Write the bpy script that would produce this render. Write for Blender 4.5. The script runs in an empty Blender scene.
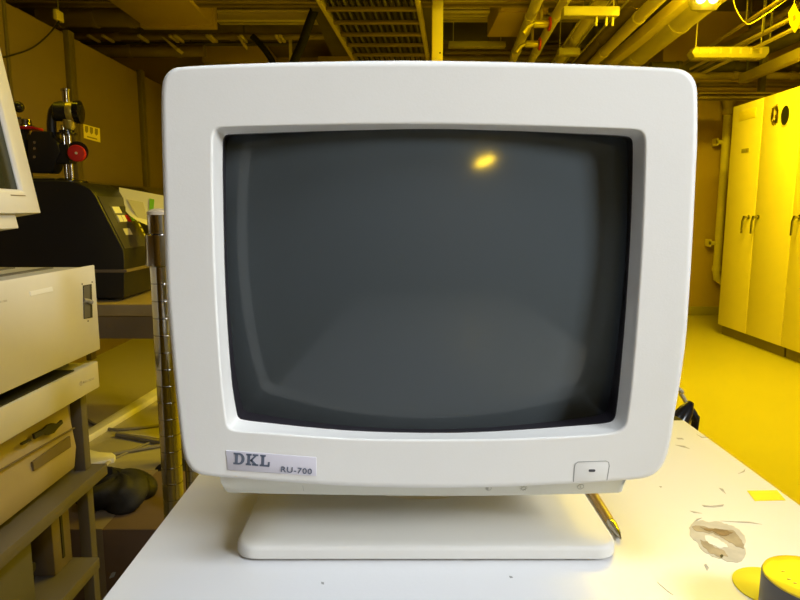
import bpy, bmesh, math, random
from math import sin, cos, pi, radians, atan, atan2, sqrt
from mathutils import Vector, Matrix
random.seed(7)
S = bpy.context.scene
COL = S.collection

# ------------------------------------------------------------------ camera
F = 620.0                       # focal length in pixels of the 800x600 frame
PITCH = math.atan(88.0 / F)     # looking slightly down
TABLE_Z = 0.72
CAM = Vector((0, 0, TABLE_Z + 0.266))
fw = Vector((0, cos(PITCH), -sin(PITCH)))
rt = Vector((1, 0, 0))
up = rt.cross(fw)
cd = bpy.data.cameras.new('camera'); cam = bpy.data.objects.new('camera', cd); COL.objects.link(cam)
cam.location = CAM; cam.rotation_euler = (pi / 2 - PITCH, 0, 0)
cd.sensor_width = 36; cd.lens = F / 800 * 36; cd.clip_start = 0.02; cd.clip_end = 60
S.camera = cam

def ray(px, py): return fw + rt * ((px - 400) / F) + up * ((300 - py) / F)
def PY(px, py, y): d = ray(px, py); return CAM + d * ((y - CAM.y) / d.y)
def PX(px, py, x): d = ray(px, py); return CAM + d * ((x - CAM.x) / d.x)
def PZ(px, py, z): d = ray(px, py); return CAM + d * ((z - CAM.z) / d.z)

# ------------------------------------------------------------------ materials
def mat(name, col, rough=0.5, metal=0.0, var=0.06, scale=8.0, bump=0.0, bscale=200.0, emit=None, es=0.0, spec=0.5, coat=0.0, trans=0.0):
    m = bpy.data.materials.new(name); m.use_nodes = True
    nt = m.node_tree; b = nt.nodes['Principled BSDF']
    b.inputs['Roughness'].default_value = rough; b.inputs['Metallic'].default_value = metal
    b.inputs['Specular IOR Level'].default_value = spec
    b.inputs['Coat Weight'].default_value = coat
    b.inputs['Transmission Weight'].default_value = trans
    tc = nt.nodes.new('ShaderNodeTexCoord')
    n = nt.nodes.new('ShaderNodeTexNoise'); n.inputs['Scale'].default_value = scale; n.inputs['Detail'].default_value = 5
    nt.links.new(tc.outputs['Object'], n.inputs['Vector'])
    r = nt.nodes.new('ShaderNodeValToRGB')
    c = Vector(col)
    r.color_ramp.elements[0].position = 0.3; r.color_ramp.elements[1].position = 0.7
    r.color_ramp.elements[0].color = (*[max(0, x * (1 - var)) for x in c], 1)
    r.color_ramp.elements[1].color = (*[min(1, x * (1 + var)) for x in c], 1)
    nt.links.new(n.outputs['Fac'], r.inputs['Fac']); nt.links.new(r.outputs['Color'], b.inputs['Base Color'])
    if bump:
        n2 = nt.nodes.new('ShaderNodeTexNoise'); n2.inputs['Scale'].default_value = bscale; n2.inputs['Detail'].default_value = 3
        nt.links.new(tc.outputs['Object'], n2.inputs['Vector'])
        bp = nt.nodes.new('ShaderNodeBump'); bp.inputs['Strength'].default_value = bump; bp.inputs['Distance'].default_value = 0.002
        nt.links.new(n2.outputs['Fac'], bp.inputs['Height']); nt.links.new(bp.outputs['Normal'], b.inputs['Normal'])
    if emit:
        b.inputs['Emission Color'].default_value = (*emit, 1); b.inputs['Emission Strength'].default_value = es
    return m

M = {}
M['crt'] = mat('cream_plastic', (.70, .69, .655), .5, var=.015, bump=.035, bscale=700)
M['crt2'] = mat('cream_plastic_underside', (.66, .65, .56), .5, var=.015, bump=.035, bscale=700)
M['line'] = mat('seam_grey', (.30, .30, .28), .6)
M['glass'] = mat('crt_glass', (.058, .069, .075), .10, var=.03, scale=4, spec=.34)
M['mask'] = mat('screen_black_border', (.02, .017, .022), .35)
M['badge'] = mat('badge_lilac_grey', (.56, .54, .60), .45, var=.01)
M['ink'] = mat('badge_ink', (.10, .12, .17), .5)
M['led'] = mat('power_led_dark', (.05, .05, .06), .3)
M['icon'] = mat('moulded_icon', (.42, .41, .35), .6)
M['table'] = mat('white_laminate', (.74, .74, .745), .36, var=.012, scale=5, bump=.04, bscale=300)
M['edge'] = mat('grey_edge_strip', (.30, .30, .31), .5)
M['steel'] = mat('painted_grey_steel', (.22, .21, .2), .5)
M['peel'] = mat('peeled_paper_tan', (.42, .33, .20), .8, var=.25, scale=60)
M['peel2'] = mat('peeled_paper_pale', (.60, .54, .42), .8, var=.1, scale=80)
M['peel3'] = mat('peeled_brown', (.27, .17, .07), .8, var=.3, scale=120)
M['scr'] = mat('scratch_grey', (.45, .42, .36), .8, var=.2, scale=90)
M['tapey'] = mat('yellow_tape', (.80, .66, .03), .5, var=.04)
M['rolly'] = mat('amber_tape_side', (.80, .60, .02), .25, var=.05)
M['rolld'] = mat('dark_tape_face', (.10, .09, .08), .4)
M['penb'] = mat('brown_barrel', (.36, .22, .05), .3)
M['chrome'] = mat('chrome', (.40, .385, .37), .17, 1.0, var=.02)
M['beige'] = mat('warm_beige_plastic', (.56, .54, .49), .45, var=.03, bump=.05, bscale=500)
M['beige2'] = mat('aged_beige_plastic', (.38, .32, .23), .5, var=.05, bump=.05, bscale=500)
M['beige3'] = mat('shaded_beige', (.17, .135, .095), .5, var=.05)  # beige darkened to put the lower shelf's shade into the colour
M['greyp'] = mat('grey_plastic', (.09, .085, .078), .5, var=.04)  # grey darkened in place of the shade low on the rack
M['topgrey'] = mat('box_lid_grey', (.40, .39, .36), .4, var=.05)
M['dark'] = mat('dark_slot', (.015, .014, .013), .6)
M['black'] = mat('black_casing', (.012, .012, .013), .45, var=.1, bump=.06, bscale=300)
M['blackg'] = mat('gloss_black', (.012, .012, .014), .18, var=.1)
M['panel'] = mat('panel_charcoal', (.060, .058, .055), .35)
M['white'] = mat('white_paint', (.75, .75, .73), .5)
M['paper'] = mat('white_sheet_paper', (.80, .79, .74), .8, var=.02)
M['green'] = mat('green_flag', (.18, .55, .05), .6)
M['red'] = mat('red_knob', (.55, .012, .02), .35)
M['brass'] = mat('brass_band', (.55, .48, .12), .35, .6)
M['screeng'] = mat('dim_green_screen', (.03, .032, .016), .15, spec=.15)
M['rack'] = mat('rack_grey_paint', (.105, .092, .078), .5, var=.05)  # paint colour lowered to include the shade the rack stands in
M['card'] = mat('brown_cardboard', (.085, .05, .026), .85, var=.08, scale=20)
M['bag'] = mat('black_bag_plastic', (.016, .015, .014), .6, spec=.2, var=.3, scale=30, bump=1.0, bscale=34)
M['wood'] = mat('bench_wood', (.26, .20, .10), .55, var=.15, scale=6)
M['wood2'] = mat('bench_apron', (.15, .115, .07), .6, var=.1, scale=6)
M['floor'] = mat('floor_paint', (.385, .355, .27), .36, var=.05, scale=1.3, bump=.04, bscale=14)
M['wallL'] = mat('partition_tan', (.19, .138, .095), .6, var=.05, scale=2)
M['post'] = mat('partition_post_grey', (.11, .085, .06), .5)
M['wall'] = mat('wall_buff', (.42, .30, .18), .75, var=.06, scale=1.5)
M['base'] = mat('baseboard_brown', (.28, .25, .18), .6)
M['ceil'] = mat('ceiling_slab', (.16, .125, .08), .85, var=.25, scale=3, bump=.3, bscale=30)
M['duct'] = mat('duct_ochre', (.52, .39, .19), .55, var=.06, scale=3)
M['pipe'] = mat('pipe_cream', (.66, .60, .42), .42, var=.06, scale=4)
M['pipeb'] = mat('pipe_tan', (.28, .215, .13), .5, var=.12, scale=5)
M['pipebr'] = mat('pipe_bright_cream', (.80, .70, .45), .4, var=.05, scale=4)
M['beam'] = mat('beam_cream', (.60, .52, .32), .5, var=.08, scale=4)
M['darkst'] = mat('dark_conduit', (.10, .085, .06), .55, var=.2, scale=5)
M['cable'] = mat('black_cable', (.014, .013, .012), .6, spec=.25)
M['cableg'] = mat('grey_cable', (.22, .20, .16), .6)
M['cabw'] = mat('cream_cable', (.62, .58, .46), .6)
M['cab'] = mat('cabinet_cream_enamel', (.88, .79, .60), .30, var=.015, scale=2)
M['plinth'] = mat('plinth_brown', (.22, .18, .10), .5)
M['fix'] = mat('fixture_enamel', (.40, .365, .26), .35, var=.03)
M['tube'] = mat('lit_tube_yellow', (.9, .8, .2), .4, emit=(1, .76, .02), es=4)
M['mtube'] = mat('bright_tube_yellow', (.9, .8, .2), .4, emit=(1, .66, .02), es=260)
M['bulb'] = mat('lit_bulb_yellow', (.9, .8, .3), .4, emit=(1, .80, .10), es=14)
M['sign'] = mat('notice_yellow', (.90, .78, .25), .6, var=.03)
M['signm'] = mat('notice_print', (.32, .26, .08), .6)
M['stripe'] = mat('floor_tape_cream', (.86, .84, .74), .5, var=.03)
M['valver'] = mat('valve_red', (.45, .03, .03), .45)

# ------------------------------------------------------------------ builder
ORG = {}
class MB:
    def __init__(s): s.v = []; s.f = []
    def add(s, vs, fs):
        o = len(s.v); s.v += [Vector(p) for p in vs]; s.f += [tuple(i + o for i in f) for f in fs]; return s
    def box(s, a, b):
        x0, y0, z0 = [min(a[i], b[i]) for i in range(3)]; x1, y1, z1 = [max(a[i], b[i]) for i in range(3)]
        return s.add([(x0,y0,z0),(x1,y0,z0),(x1,y1,z0),(x0,y1,z0),(x0,y0,z1),(x1,y0,z1),(x1,y1,z1),(x0,y1,z1)],
                     [(0,3,2,1),(4,5,6,7),(0,1,5,4),(1,2,6,5),(2,3,7,6),(3,0,4,7)])
    def prism(s, poly, d):
        """poly: 3-D loop, d: extrusion vector"""
        n = len(poly); p = [Vector(q) for q in poly]; d = Vector(d)
        return s.add(p + [q + d for q in p], [tuple(range(n))[::-1], tuple(range(n, 2*n))] + [(i, (i+1) % n, n + (i+1) % n, n + i) for i in range(n)])
    def loft(s, rings, cap0=True, cap1=True):
        n = len(rings[0]); vs = [p for r in rings for p in r]; fs = []
        for k in range(len(rings) - 1):
            for i in range(n):
                j = (i + 1) % n; fs.append((k*n+i, k*n+j, (k+1)*n+j, (k+1)*n+i))
        if cap0: fs.append(tuple(range(n))[::-1])
        if cap1: fs.append(tuple(range((len(rings)-1)*n, len(rings)*n)))
        return s.add(vs, fs)
    def tube(s, path, r, n=12, caps=True):
        P = [Vector(p) for p in path]; R = r if isinstance(r, (list, tuple)) else [r] * len(P)
        rings = []; ref = None
        for i, p in enumerate(P):
            t = (P[min(i+1, len(P)-1)] - P[max(i-1, 0)]).normalized()
            if ref is None:
                ref = Vector((0, 0, 1)) if abs(t.z) < .9 else Vector((1, 0, 0))
            u = (ref - t * ref.dot(t)).normalized(); w = t.cross(u); ref = u
            rings.append([p + (u * cos(2*pi*k/n) + w * sin(2*pi*k/n)) * R[i] for k in range(n)])
        return s.loft(rings, caps, caps)
    def lathe(s, prof, o, ax, n=32):
        """prof: list of (radius, height) along axis ax from point o"""
        ax = Vector(ax).normalized(); o = Vector(o)
        path = [o + ax * h for r, h in prof]
        u = Vector((1, 0, 0)) if abs(ax.x) < .9 else Vector((0, 0, 1)); u = (u - ax * u.dot(ax)).normalized(); w = ax.cross(u)
        return s.loft([[p + (u * cos(2*pi*k/n) + w * sin(2*pi*k/n)) * max(prof[i][0], 1e-5) for k in range(n)] for i, p in enumerate(path)])
    def build(s, name, m, parent=None, bevel=0.0, seg=2, ang=38, origin=None):
        me = bpy.data.meshes.new(name)
        lo = Vector([min(p[i] for p in s.v) for i in range(3)]); hi = Vector([max(p[i] for p in s.v) for i in range(3)])
        c = (lo + hi) / 2
        if parent is None: c.z = lo.z
        if origin is not None: c = Vector(origin)
        bm = bmesh.new(); vv = [bm.verts.new(p - c) for p in s.v]
        for f in s.f:
            try: bm.faces.new([vv[i] for i in f])
            except ValueError: pass
        bmesh.ops.recalc_face_normals(bm, faces=bm.faces)
        if bevel:
            es = [e for e in bm.edges if len(e.link_faces) == 2 and e.calc_face_angle(0) > radians(30)]
            bmesh.ops.bevel(bm, geom=es, offset=bevel, segments=seg, affect='EDGES', profile=.5, clamp_overlap=True)
        bm.to_mesh(me); bm.free()
        me.materials.append(m)
        for p in me.polygons: p.use_smooth = True
        me.set_sharp_from_angle(angle=radians(ang))
        o = bpy.data.objects.new(name, me); COL.objects.link(o)
        po = ORG[parent.name] if parent else Vector((0, 0, 0))
        if parent: o.parent = parent
        o.location = c - po; ORG[o.name] = c
        return o

def thing(name, label, cat, loc, group=None):
    o = bpy.data.objects.new(name, None); COL.objects.link(o); o.location = loc; ORG[o.name] = Vector(loc)
    o.empty_display_size = .05
    return tag(o, label, cat, group)
def tag(o, label, cat, group=None):
    o['label'] = label; o['category'] = cat
    if group: o['group'] = group
    return o
def struct(o): o['kind'] = 'structure'; return o
def kids(o): return [c for c in bpy.data.objects if c.parent == o]
def copy_tree(o, parent=None):
    c = o.copy(); COL.objects.link(c); ORG[c.name] = ORG[o.name].copy()
    if parent: c.parent = parent
    for k in kids(o): copy_tree(k, c)
    return c
def smooth_closed(pts, it=2):
    for _ in range(it):
        q = []
        for i in range(len(pts)):
            a, b = Vector(pts[i]), Vector(pts[(i+1) % len(pts)])
            q += [a * .75 + b * .25, a * .25 + b * .75]
        pts = q
    return pts
def catmull(pts, k=6):
    P = [Vector(p) for p in pts]; out = []
    for i in range(len(P) - 1):
        a, b, c, d = P[max(i-1, 0)], P[i], P[i+1], P[min(i+2, len(P)-1)]
        for j in range(k):
            t = j / k
            out.append(.5 * ((2*b) + (c - a)*t + (2*a - 5*b + 4*c - d)*t*t + (3*b - a - 3*c + d)*t**3))
    out.append(P[-1]); return out
def raycast_ring(poly, cx, cz, n):
    """resample a star-shaped closed 2-D loop at n equal angles about (cx, cz)"""
    out = []; m = len(poly)
    for k in range(n):
        a = 2 * pi * k / n; dx, dz = cos(a), sin(a); best = None
        for i in range(m):
            x0, z0 = poly[i][0] - cx, poly[i][1] - cz; x1, z1 = poly[(i+1) % m][0] - cx, poly[(i+1) % m][1] - cz
            ex, ez = x1 - x0, z1 - z0; den = dx * ez - dz * ex
            if abs(den) < 1e-12: continue
            t = (x0 * ez - z0 * ex) / den; u = (x0 * dz - z0 * dx) / den
            if t > 0 and -1e-6 <= u <= 1 + 1e-6 and (best is None or t > best): best = t
        out.append((cx + dx * best, cz + dz * best))
    return out

# ------------------------------------------------------------------ main monitor
D = 0.43
BX = 0.0205
mon = thing('crt_monitor', 'cream cathode ray tube monitor with DKL badge standing on the white table', 'monitor', (BX, D + .15, TABLE_Z))
outer_px = [(178,67.3),(225,64.7),(270,63),(345,61.2),(420,60.5),(510,62),(600,65),(660,67.8),(680,69.3),(687,72.5),(692,77.5),(695.3,84),(696.6,95),(696.6,140),(694.6,180),(692.3,230),(689,285),(685.3,340),(678,390),(674,412),(671.2,432),(668,448),(664,461),(658,470),(650,475.3),(640,478),(610,480.3),(580,482.3),(530,485),(480,487),(420,487.3),(360,486),(310,483),(270,480),(220,476),(203,474.3),(195,471.5),(188.5,465),(184.5,456),(181,435),(174.8,380),(169.8,325),(166.5,290),(164,200),(162.3,140),(161.8,95),(163.2,82),(166.3,75),(171.5,69.8)]
lip_px = [(222,127),(320,124.5),(420,123.5),(510,125),(600,127.8),(634,129),(641,130.7),(645,136),(645.6,150),(643,230),(638,310),(632,385),(628.5,412),(626.8,424),(622,430.5),(612,434),(580,436.7),(530,439),(480,440.2),(420,440.5),(360,440),(310,436.8),(270,433.7),(236,431.3),(229,429),(226,423),(221,380),(215,290),(212.5,200),(211.8,140),(213.2,131),(217,127.6)]
inn_px = [(229,134.3),(320,131),(420,129),(510,130.5),(600,134.5),(627,136),(632,138.5),(633.3,146),(631,230),(626,310),(620,380),(616.5,412),(614.5,420),(608,423.3),(580,425.6),(530,429.3),(480,432.3),(430,433.2),(360,431.5),(310,427.5),(270,423.2),(243,420.2),(238,418),(236,410),(231,380),(225,290),(223,200),(222.3,145),(223.6,137.5),(226,134.8)]
def proj(px, y): return [(p.x, p.z) for p in (PY(a, b, y) for a, b in px)]
N = 720; CX, CZ = BX, 0.965
def ring2(px, y, it=2): return raycast_ring([tuple(p) for p in smooth_closed([Vector(q) for q in proj(px, y)], it)], CX, CZ, N)
RO = ring2(outer_px, D + .0045, 1); RL = ring2(lip_px, D); RI = ring2(inn_px, D + .016)
def inset(r, d): 
    out = []
    for x, z in r:
        v = Vector((x - CX, z - CZ)); l = v.length; v *= (l - d) / l; out.append((CX + v.x, CZ + v.y))
    return out
def scaled(r, sx, sz, dz=0): return [(CX + (x - CX) * sx, CZ + dz + (z - CZ) * sz) for x, z in r]
def r3(r, y): return [Vector((x, y, z)) for x, z in r]
def mixr(t): return [(a[0] + (c[0] - a[0]) * t, a[1] + (c[1] - a[1]) * t) for a, c in zip(RL, RI)]
b = MB()
b.loft([r3(inset(RO, .004), D + .050), r3(RO, D + .050), r3(RO, D + .0045), r3(inset(RO, .0006), D + .0022), r3(inset(RO, .002), D + .0007), r3(inset(RO, .0042), D), r3(inset(RO, .0052), D),
        r3(inset(RL, -.0016), D), r3(inset(RL, -.0009), D), r3(inset(RL, -.0002), D + .0003), r3(inset(RL, .0004), D + .0011), r3(mixr(.10), D + .0026), r3(mixr(.93), D + .0149), r3(RI, D + .016), r3(inset(RI, -.001), D + .0185)], False, False)
b.build('bezel', M['crt'], mon, ang=50)
b = MB(); b.loft([r3(inset(RI, -.0008), D + .0165), r3(inset(RI, .0002), D + .017), r3(inset(RI, -.004), D + .048)], False, False)
b.build('screen_surround', M['mask'], mon)
# glass: a convex grid with rounded outline
rs = []
NR = 40
for k in range(NR + 1):
    t = k / NR
    rr = [(CX + (x - CX) * t * 1.03, CZ - .008 + (z - (CZ)) * t * 1.03 + .008 * t) for x, z in RI[::4]]
    rs.append([Vector((x, D + .0095 + (x - CX) ** 2 / 1.25 + (z - CZ) ** 2 / 1.15, z)) for x, z in rr])
rs = rs[1:]
b = MB(); b.loft(rs, True, False)
b.build('screen', M['glass'], mon, ang=60)
# rear housing
b = MB()
b.loft([r3(scaled(RO, .985, .985), D + .046), r3(scaled(RO, .975, .97), D + .09), r3(scaled(RO, .95, .93, -.002), D + .13), r3(scaled(RO, .80, .80, -.01), D + .17),
        r3(scaled(RO, .66, .66, -.016), D + .31), r3(scaled(RO, .62, .61, -.018), D + .325)], True, True)
hs = b.build('rear_housing', M['crt'], mon, ang=50)
# chin under the bezel
ch_px = [(219,474),(221,482),(223.5,490),(228,492.8),(260,493.8),(300,494.6),(360,495.6),(430,496.4),(480,496.2),(530,495.6),(580,494.4),(618,493.2),(622.5,492),(624.5,485),(627,476)]
def chy(py): return D + .006 + max(0.0, min(1.0, (py - 478) / 16.0)) * .015
chp3 = [PY(a_, c_, chy(c_)) for a_, c_ in ch_px]
chp = [(p.x, p.z) for p in chp3]
top = [(chp[-1][0], chp[-1][1] + .008), (chp[0][0], chp[0][1] + .008)]
loop = chp3 + [Vector((x, D + .006, z)) for x, z in top]
loop2 = [Vector((BX + (p.x - BX) * .93, D + .23, p.z + .004)) for p in loop]
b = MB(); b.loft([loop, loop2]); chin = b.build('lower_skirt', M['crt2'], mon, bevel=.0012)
CHIN_Z = min(z for x, z in chp)
# split line of the skirt, and moulded control symbols
def on(px, py, y=D): return PY(px, py, y)
bpy.context.view_layer.update()
def sk(x, z):
    """the point of the skirt's front face straight ahead of (x, z)"""
    hit = chin.ray_cast(Vector((x, D - .05, z)) - ORG[chin.name], Vector((0, 1, 0)))
    return hit[1] + ORG[chin.name] + Vector((0, -.0001, 0))
def skp(px, py): p = PY(px, py, D + .015); return p.x, p.z
def ring_mark(m, c, r, w, n=28):
    m.tube([sk(c[0] + cos(2 * pi * k / n) * r, c[1] + sin(2 * pi * k / n) * r) for k in range(n + 1)], w, 6)
b = MB(); x0, z0 = skp(303, 485); x1, z1 = skp(303, 493); b.tube([sk(x0, z0), sk(x1, z1)], .0002, 6); b.build('skirt_seam', M['icon'], chin)
c = skp(489, 489.5); m = MB(); ring_mark(m, c, .0021, .00025)
for dx in (-.0004, -.0010, -.0016):
    h = sqrt(.0020 ** 2 - dx * dx); m.tube([sk(c[0] + dx, c[1] - h), sk(c[0] + dx, c[1] + h)], .0003, 6)
m.build('contrast_symbol', M['icon'], chin)
c = skp(524, 489.5); m = MB(); ring_mark(m, c, .0016, .00025)
for k in range(8):
    a = k * pi / 4; m.tube([sk(c[0] + cos(a) * .0021, c[1] + sin(a) * .0021), sk(c[0] + cos(a) * .0028, c[1] + sin(a) * .0028)], .00022, 6)
m.build('brightness_symbol', M['icon'], chin)
c = skp(581, 487.5); m = MB(); ring_mark(m, c, .0024, .00025); m.tube([sk(c[0], c[1] - .001), sk(c[0], c[1] + .0012)], .00025, 6)
m.build('power_symbol', M['icon'], chin)
# power button flap with led
q = [on(*p, D - .0002) for p in [(573.5,481.8),(574.5,468),(575.3,464),(578,462),(606,461),(608.8,462.5),(609.3,466),(607,480.3)]]
b = MB(); b.prism([p + Vector((0, 0, 0)) for p in q], (0, .001, 0)); btn = b.build('power_button', M['crt'], mon, bevel=.0002)
b = MB(); b.tube([p + Vector((0, -.0000, 0)) for p in q], .00028, 6); b.build('button_gap', M['line'], btn)
cl = on(592, 470.7, D - .0004); b = MB()
b.prism([cl + Vector((x, 0, z)) for x, z in [(-.0018,-.0010),(.0018,-.0010),(.0024,-.0005),(.0024,.0005),(.0018,.0010),(-.0018,.0010),(-.0024,.0005),(-.0024,-.0005)]], (0, .0006, 0))
b.build('power_led', M['led'], btn)
# badge
q = [on(*p, D - .0006) for p in [(226,450.5),(316.3,457.5),(316.3,476.2),(227.3,470)]]
b = MB(); b.prism(q, (0, .0008, 0)); badge = b.build('badge', M['badge'], mon, bevel=.0002)
ex = (q[1] - q[0]).normalized(); ez = Vector((-ex.z, 0, ex.x))
if ez.z < 0: ez = -ez
def flat(poly, o, s, mb):
    mb.prism([o + ex * (x * s * .9) + ez * (y * s) for x, y in poly], (0, .0004, 0))
YB = D - .0009
o0 = on(233.2, 464.2, YB); sc = .0088     # cap height
mb = MB()
def rect(x0, y0, x1, y1, ox): flat([(x0+ox, y0), (x1+ox, y0), (x1+ox, y1), (x0+ox, y1)], o0, sc, mb)
# D
rect(0, 0, .52, .15, 0); rect(0, .85, .52, 1, 0); rect(.13, .1, .40, .9, 0)
arc = [(.5 + .52 * cos(a), .5 + .5 * sin(a)) for a in [radians(t) for t in range(-90, 91, 15)]]
arc2 = [(.5 + .24 * cos(a), .5 + .35 * sin(a)) for a in [radians(t) for t in range(90, -91, -15)]]
for i in range(12):
    flat([arc[i], arc[i+1], arc2[11 - i], arc2[12 - i]], o0, sc, mb)
# K
ox = 1.14
rect(0, 0, .50, .15, ox); rect(0, .85, .50, 1, ox); rect(.12, .1, .38, .9, ox)
flat([(ox+.36,.42),(ox+.48,.32),(ox+1.0,.88),(ox+.78,.9)], o0, sc, mb); flat([(ox+.50,.58),(ox+.38,.46),(ox+.74,.08),(ox+1.05,.08)], o0, sc, mb)
rect(.60, .85, 1.12, 1, ox); rect(.58, 0, 1.16, .15, ox)
# L
ox = 2.42
rect(0, 0, .9, .15, ox); rect(0, .85, .52, 1, ox); rect(.13, .1, .40, .9, ox); rect(.74, .1, .92, .42, ox)
mb.build('maker_lettering', M['ink'], badge)
cu = bpy.data.curves.new('t', 'FONT'); cu.body = 'RU-700'; cu.size = .0060; cu.extrude = .0002; cu.space_character = 1.12; cu.offset = .00004
to = bpy.data.objects.new('t', cu); COL.objects.link(to); bpy.context.view_layer.update()
me = bpy.data.meshes.new_from_object(to.evaluated_get(bpy.context.evaluated_depsgraph_get())); bpy.data.objects.remove(to)
o1 = on(280.3, 471.8, YB)
R = Matrix((( ex.x, 0, ez.x), (0, 0, 0), (ex.z, 0, ez.z)))
for v in me.vertices:
    v.co = o1 + ex * (v.co.x * 1.12) + ez * v.co.y + Vector((0, -v.co.z, 0)) - ORG[badge.name]
me.materials.clear(); me.materials.append(M['ink'])
mo = bpy.data.objects.new('model_lettering', me); COL.objects.link(mo); mo.parent = badge; ORG[mo.name] = ORG[badge.name]
# swivel foot and base plate
BF, BB = .4435, .735
bw = .1492
def rrect(cx, cy, hx, hy, r, z, n=8):
    out = []
    for sx, sy, a0 in ((1, 1, 0), (-1, 1, 90), (-1, -1, 180), (1, -1, 270)):
        for k in range(n + 1):
            a = radians(a0 + 90 * k / n); out.append(Vector((cx + sx * (hx - r) + r * cos(a), cy + sy * (hy - r) + r * sin(a), z)))
    return out
cy, hy = (BF + BB) / 2, (BB - BF) / 2
b = MB(); Z = TABLE_Z
b.loft([rrect(BX, cy, bw - .003, hy - .003, .016, Z + .0005), rrect(BX, cy, bw - .003, hy - .003, .016, Z + .0018), rrect(BX, cy, bw, hy, .018, Z + .0022), rrect(BX, cy, bw, hy, .018, Z + .0085), rrect(BX, cy, bw - .0008, hy - .0008, .018, Z + .0105), rrect(BX, cy, bw - .003, hy - .003, .017, Z + .012), rrect(BX, cy, bw - .03, hy - .03, .015, Z + .0135)])
b.build('base_plate', M['crt'], mon, ang=50)
b = MB(); sz = Z + .0125; hgt = CHIN_Z - sz + .004
b.lathe([(.085, 0), (.085, .004), (.078, .010), (.062, hgt * .55), (.06, hgt)], (BX, .605, sz), (0, 0, 1), 48)
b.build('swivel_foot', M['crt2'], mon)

# ------------------------------------------------------------------ table
TX0, TX1, TY0, TY1 = -.2065, .367, -.32, .771
tb = thing('work_table', 'white laminate table with worn spots carrying the monitor', 'table', (.08, .225, 0))
b = MB(); b.box((TX0, TY0, Z - .028), (TX1, TY1, Z)); top_o = b.build('tabletop', M['table'], tb, bevel=.0015)
b = MB(); e = .0012
b.box((TX0 - e, TY0 - e, Z - .026), (TX0 + .0001, TY1 + e, Z - .0022)); b.box((TX1 - .0001, TY0 - e, Z - .026), (TX1 + e, TY1 + e, Z - .0022))
b.box((TX0, TY1 - .0001, Z - .026), (TX1, TY1 + e, Z - .0022)); b.box((TX0, TY0 - e, Z - .026), (TX1, TY0 + .0001, Z - .0022))
b.build('edge_band', M['edge'], tb)
for sx in (TX0 + .03, TX1 - .03):
    for sy in (TY0 + .03, TY1 - .03):
        b = MB(); b.box((sx - .015, sy - .015, 0), (sx + .015, sy + .015, Z - .028)); b.build('leg', M['steel'], tb, bevel=.003)
def mark(name, px, m, t=.0002, dz=0):
    b = MB(); b.prism([PZ(x, y, Z) + Vector((0, 0, dz + .00004)) for x, y in px], (0, 0, t)); return b.build(name, m, top_o)
def jag(px, k=2, amp=1.0):
    out = [Vector(p) for p in px]
    for _ in range(k):
        q = []
        for i in range(len(out)):
            a, c = out[i], out[(i+1) % len(out)]; d = c - a
            q += [a, (a + c) / 2 + Vector((-d.y, d.x)) * random.uniform(-.14, .14) * amp]
        out = q
    return [tuple(p) for p in out]
mark('peel_patch', jag([(689,528),(693,523),(700,520.5),(712,522),(724,524),(734,526.5),(741,532),(746,541),(744,547),(745,556),(742,561),(733,562),(722,559),(712,557),(704,552),(698,543),(690,536)]), M['peel2'])
mark('peel_stain', jag([(692,527),(699,526),(712,528.5),(726,530),(735,532),(742,541),(744,549),(736,547),(727,541),(719,536),(706,533),(694,530)]), M['peel'], dz=.0002)
mark('peel_stain', jag([(700,540),(708,542),(715,548),(724,551),(728,557),(718,557),(709,553),(703,547)]), M['peel'], dz=.0002)
mark('peel_stain', jag([(700,527.5),(715,529),(725,530.5),(733,533),(727,536),(718,534.5),(706,531)]), M['peel3'], dz=.0004)
mark('peel_hole', jag([(705,536),(715,538.5),(724,543),(728,548),(720,548.5),(712,545),(706,541)]), M['white'], dz=.0003)
mark('stain_speck', [(720,556),(722,555),(723.5,556.5),(722,558.5),(720.5,558)], M['dark'], dz=.0005)
for px in ([(702,505),(710,506),(717,505.5),(724,504.5),(723,506.5),(714,507.5),(704,507)], [(690,511),(696,512),(702,513.5),(694,513)], [(719,488),(723,489),(726,494),(722,491)],
           [(740,473),(744,470.5),(745.5,468.5),(744.5,472),(738,474)], [(720,521),(750,522),(762,524.5),(750,523.2),(730,522)], [(675,445),(684,446),(690,449),(683,447.3)],
           [(676,438),(682,438.2),(684,439.5),(678,439.3)], [(704,565),(706,564),(709,568),(707,571)], [(657,582),(660,585),(673,595),(668,592)], [(691,525),(697,519),(702,518),(695,522)], [(659,486.5),(662,486.5),(661,488)], [(696,434),(702,437),(708,437.5),(702,438)]):
    mark('scratch', px, M['scr'])
mark('pin_speck', [(509,576),(512,576.5),(513,578),(510,578)], M['line'])
mark('pin_speck', [(321,582),(324,582.5),(324,584.5),(321.5,584)], M['line'])
mark('pin_speck', [(112,573),(116,572),(114,577),(109,579)], M['dark'])
b = MB(); q = [PZ(x, y, Z) for x, y in [(747,491),(777,490.5),(785.5,500.5),(755,501.2)]]
b.prism([p + Vector((0, 0, .0001)) for p in q], (0, 0, .0003))
tag(b.build('tape_strip', M['tapey']), 'short strip of yellow tape stuck flat near the right table edge', 'tape')
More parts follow.
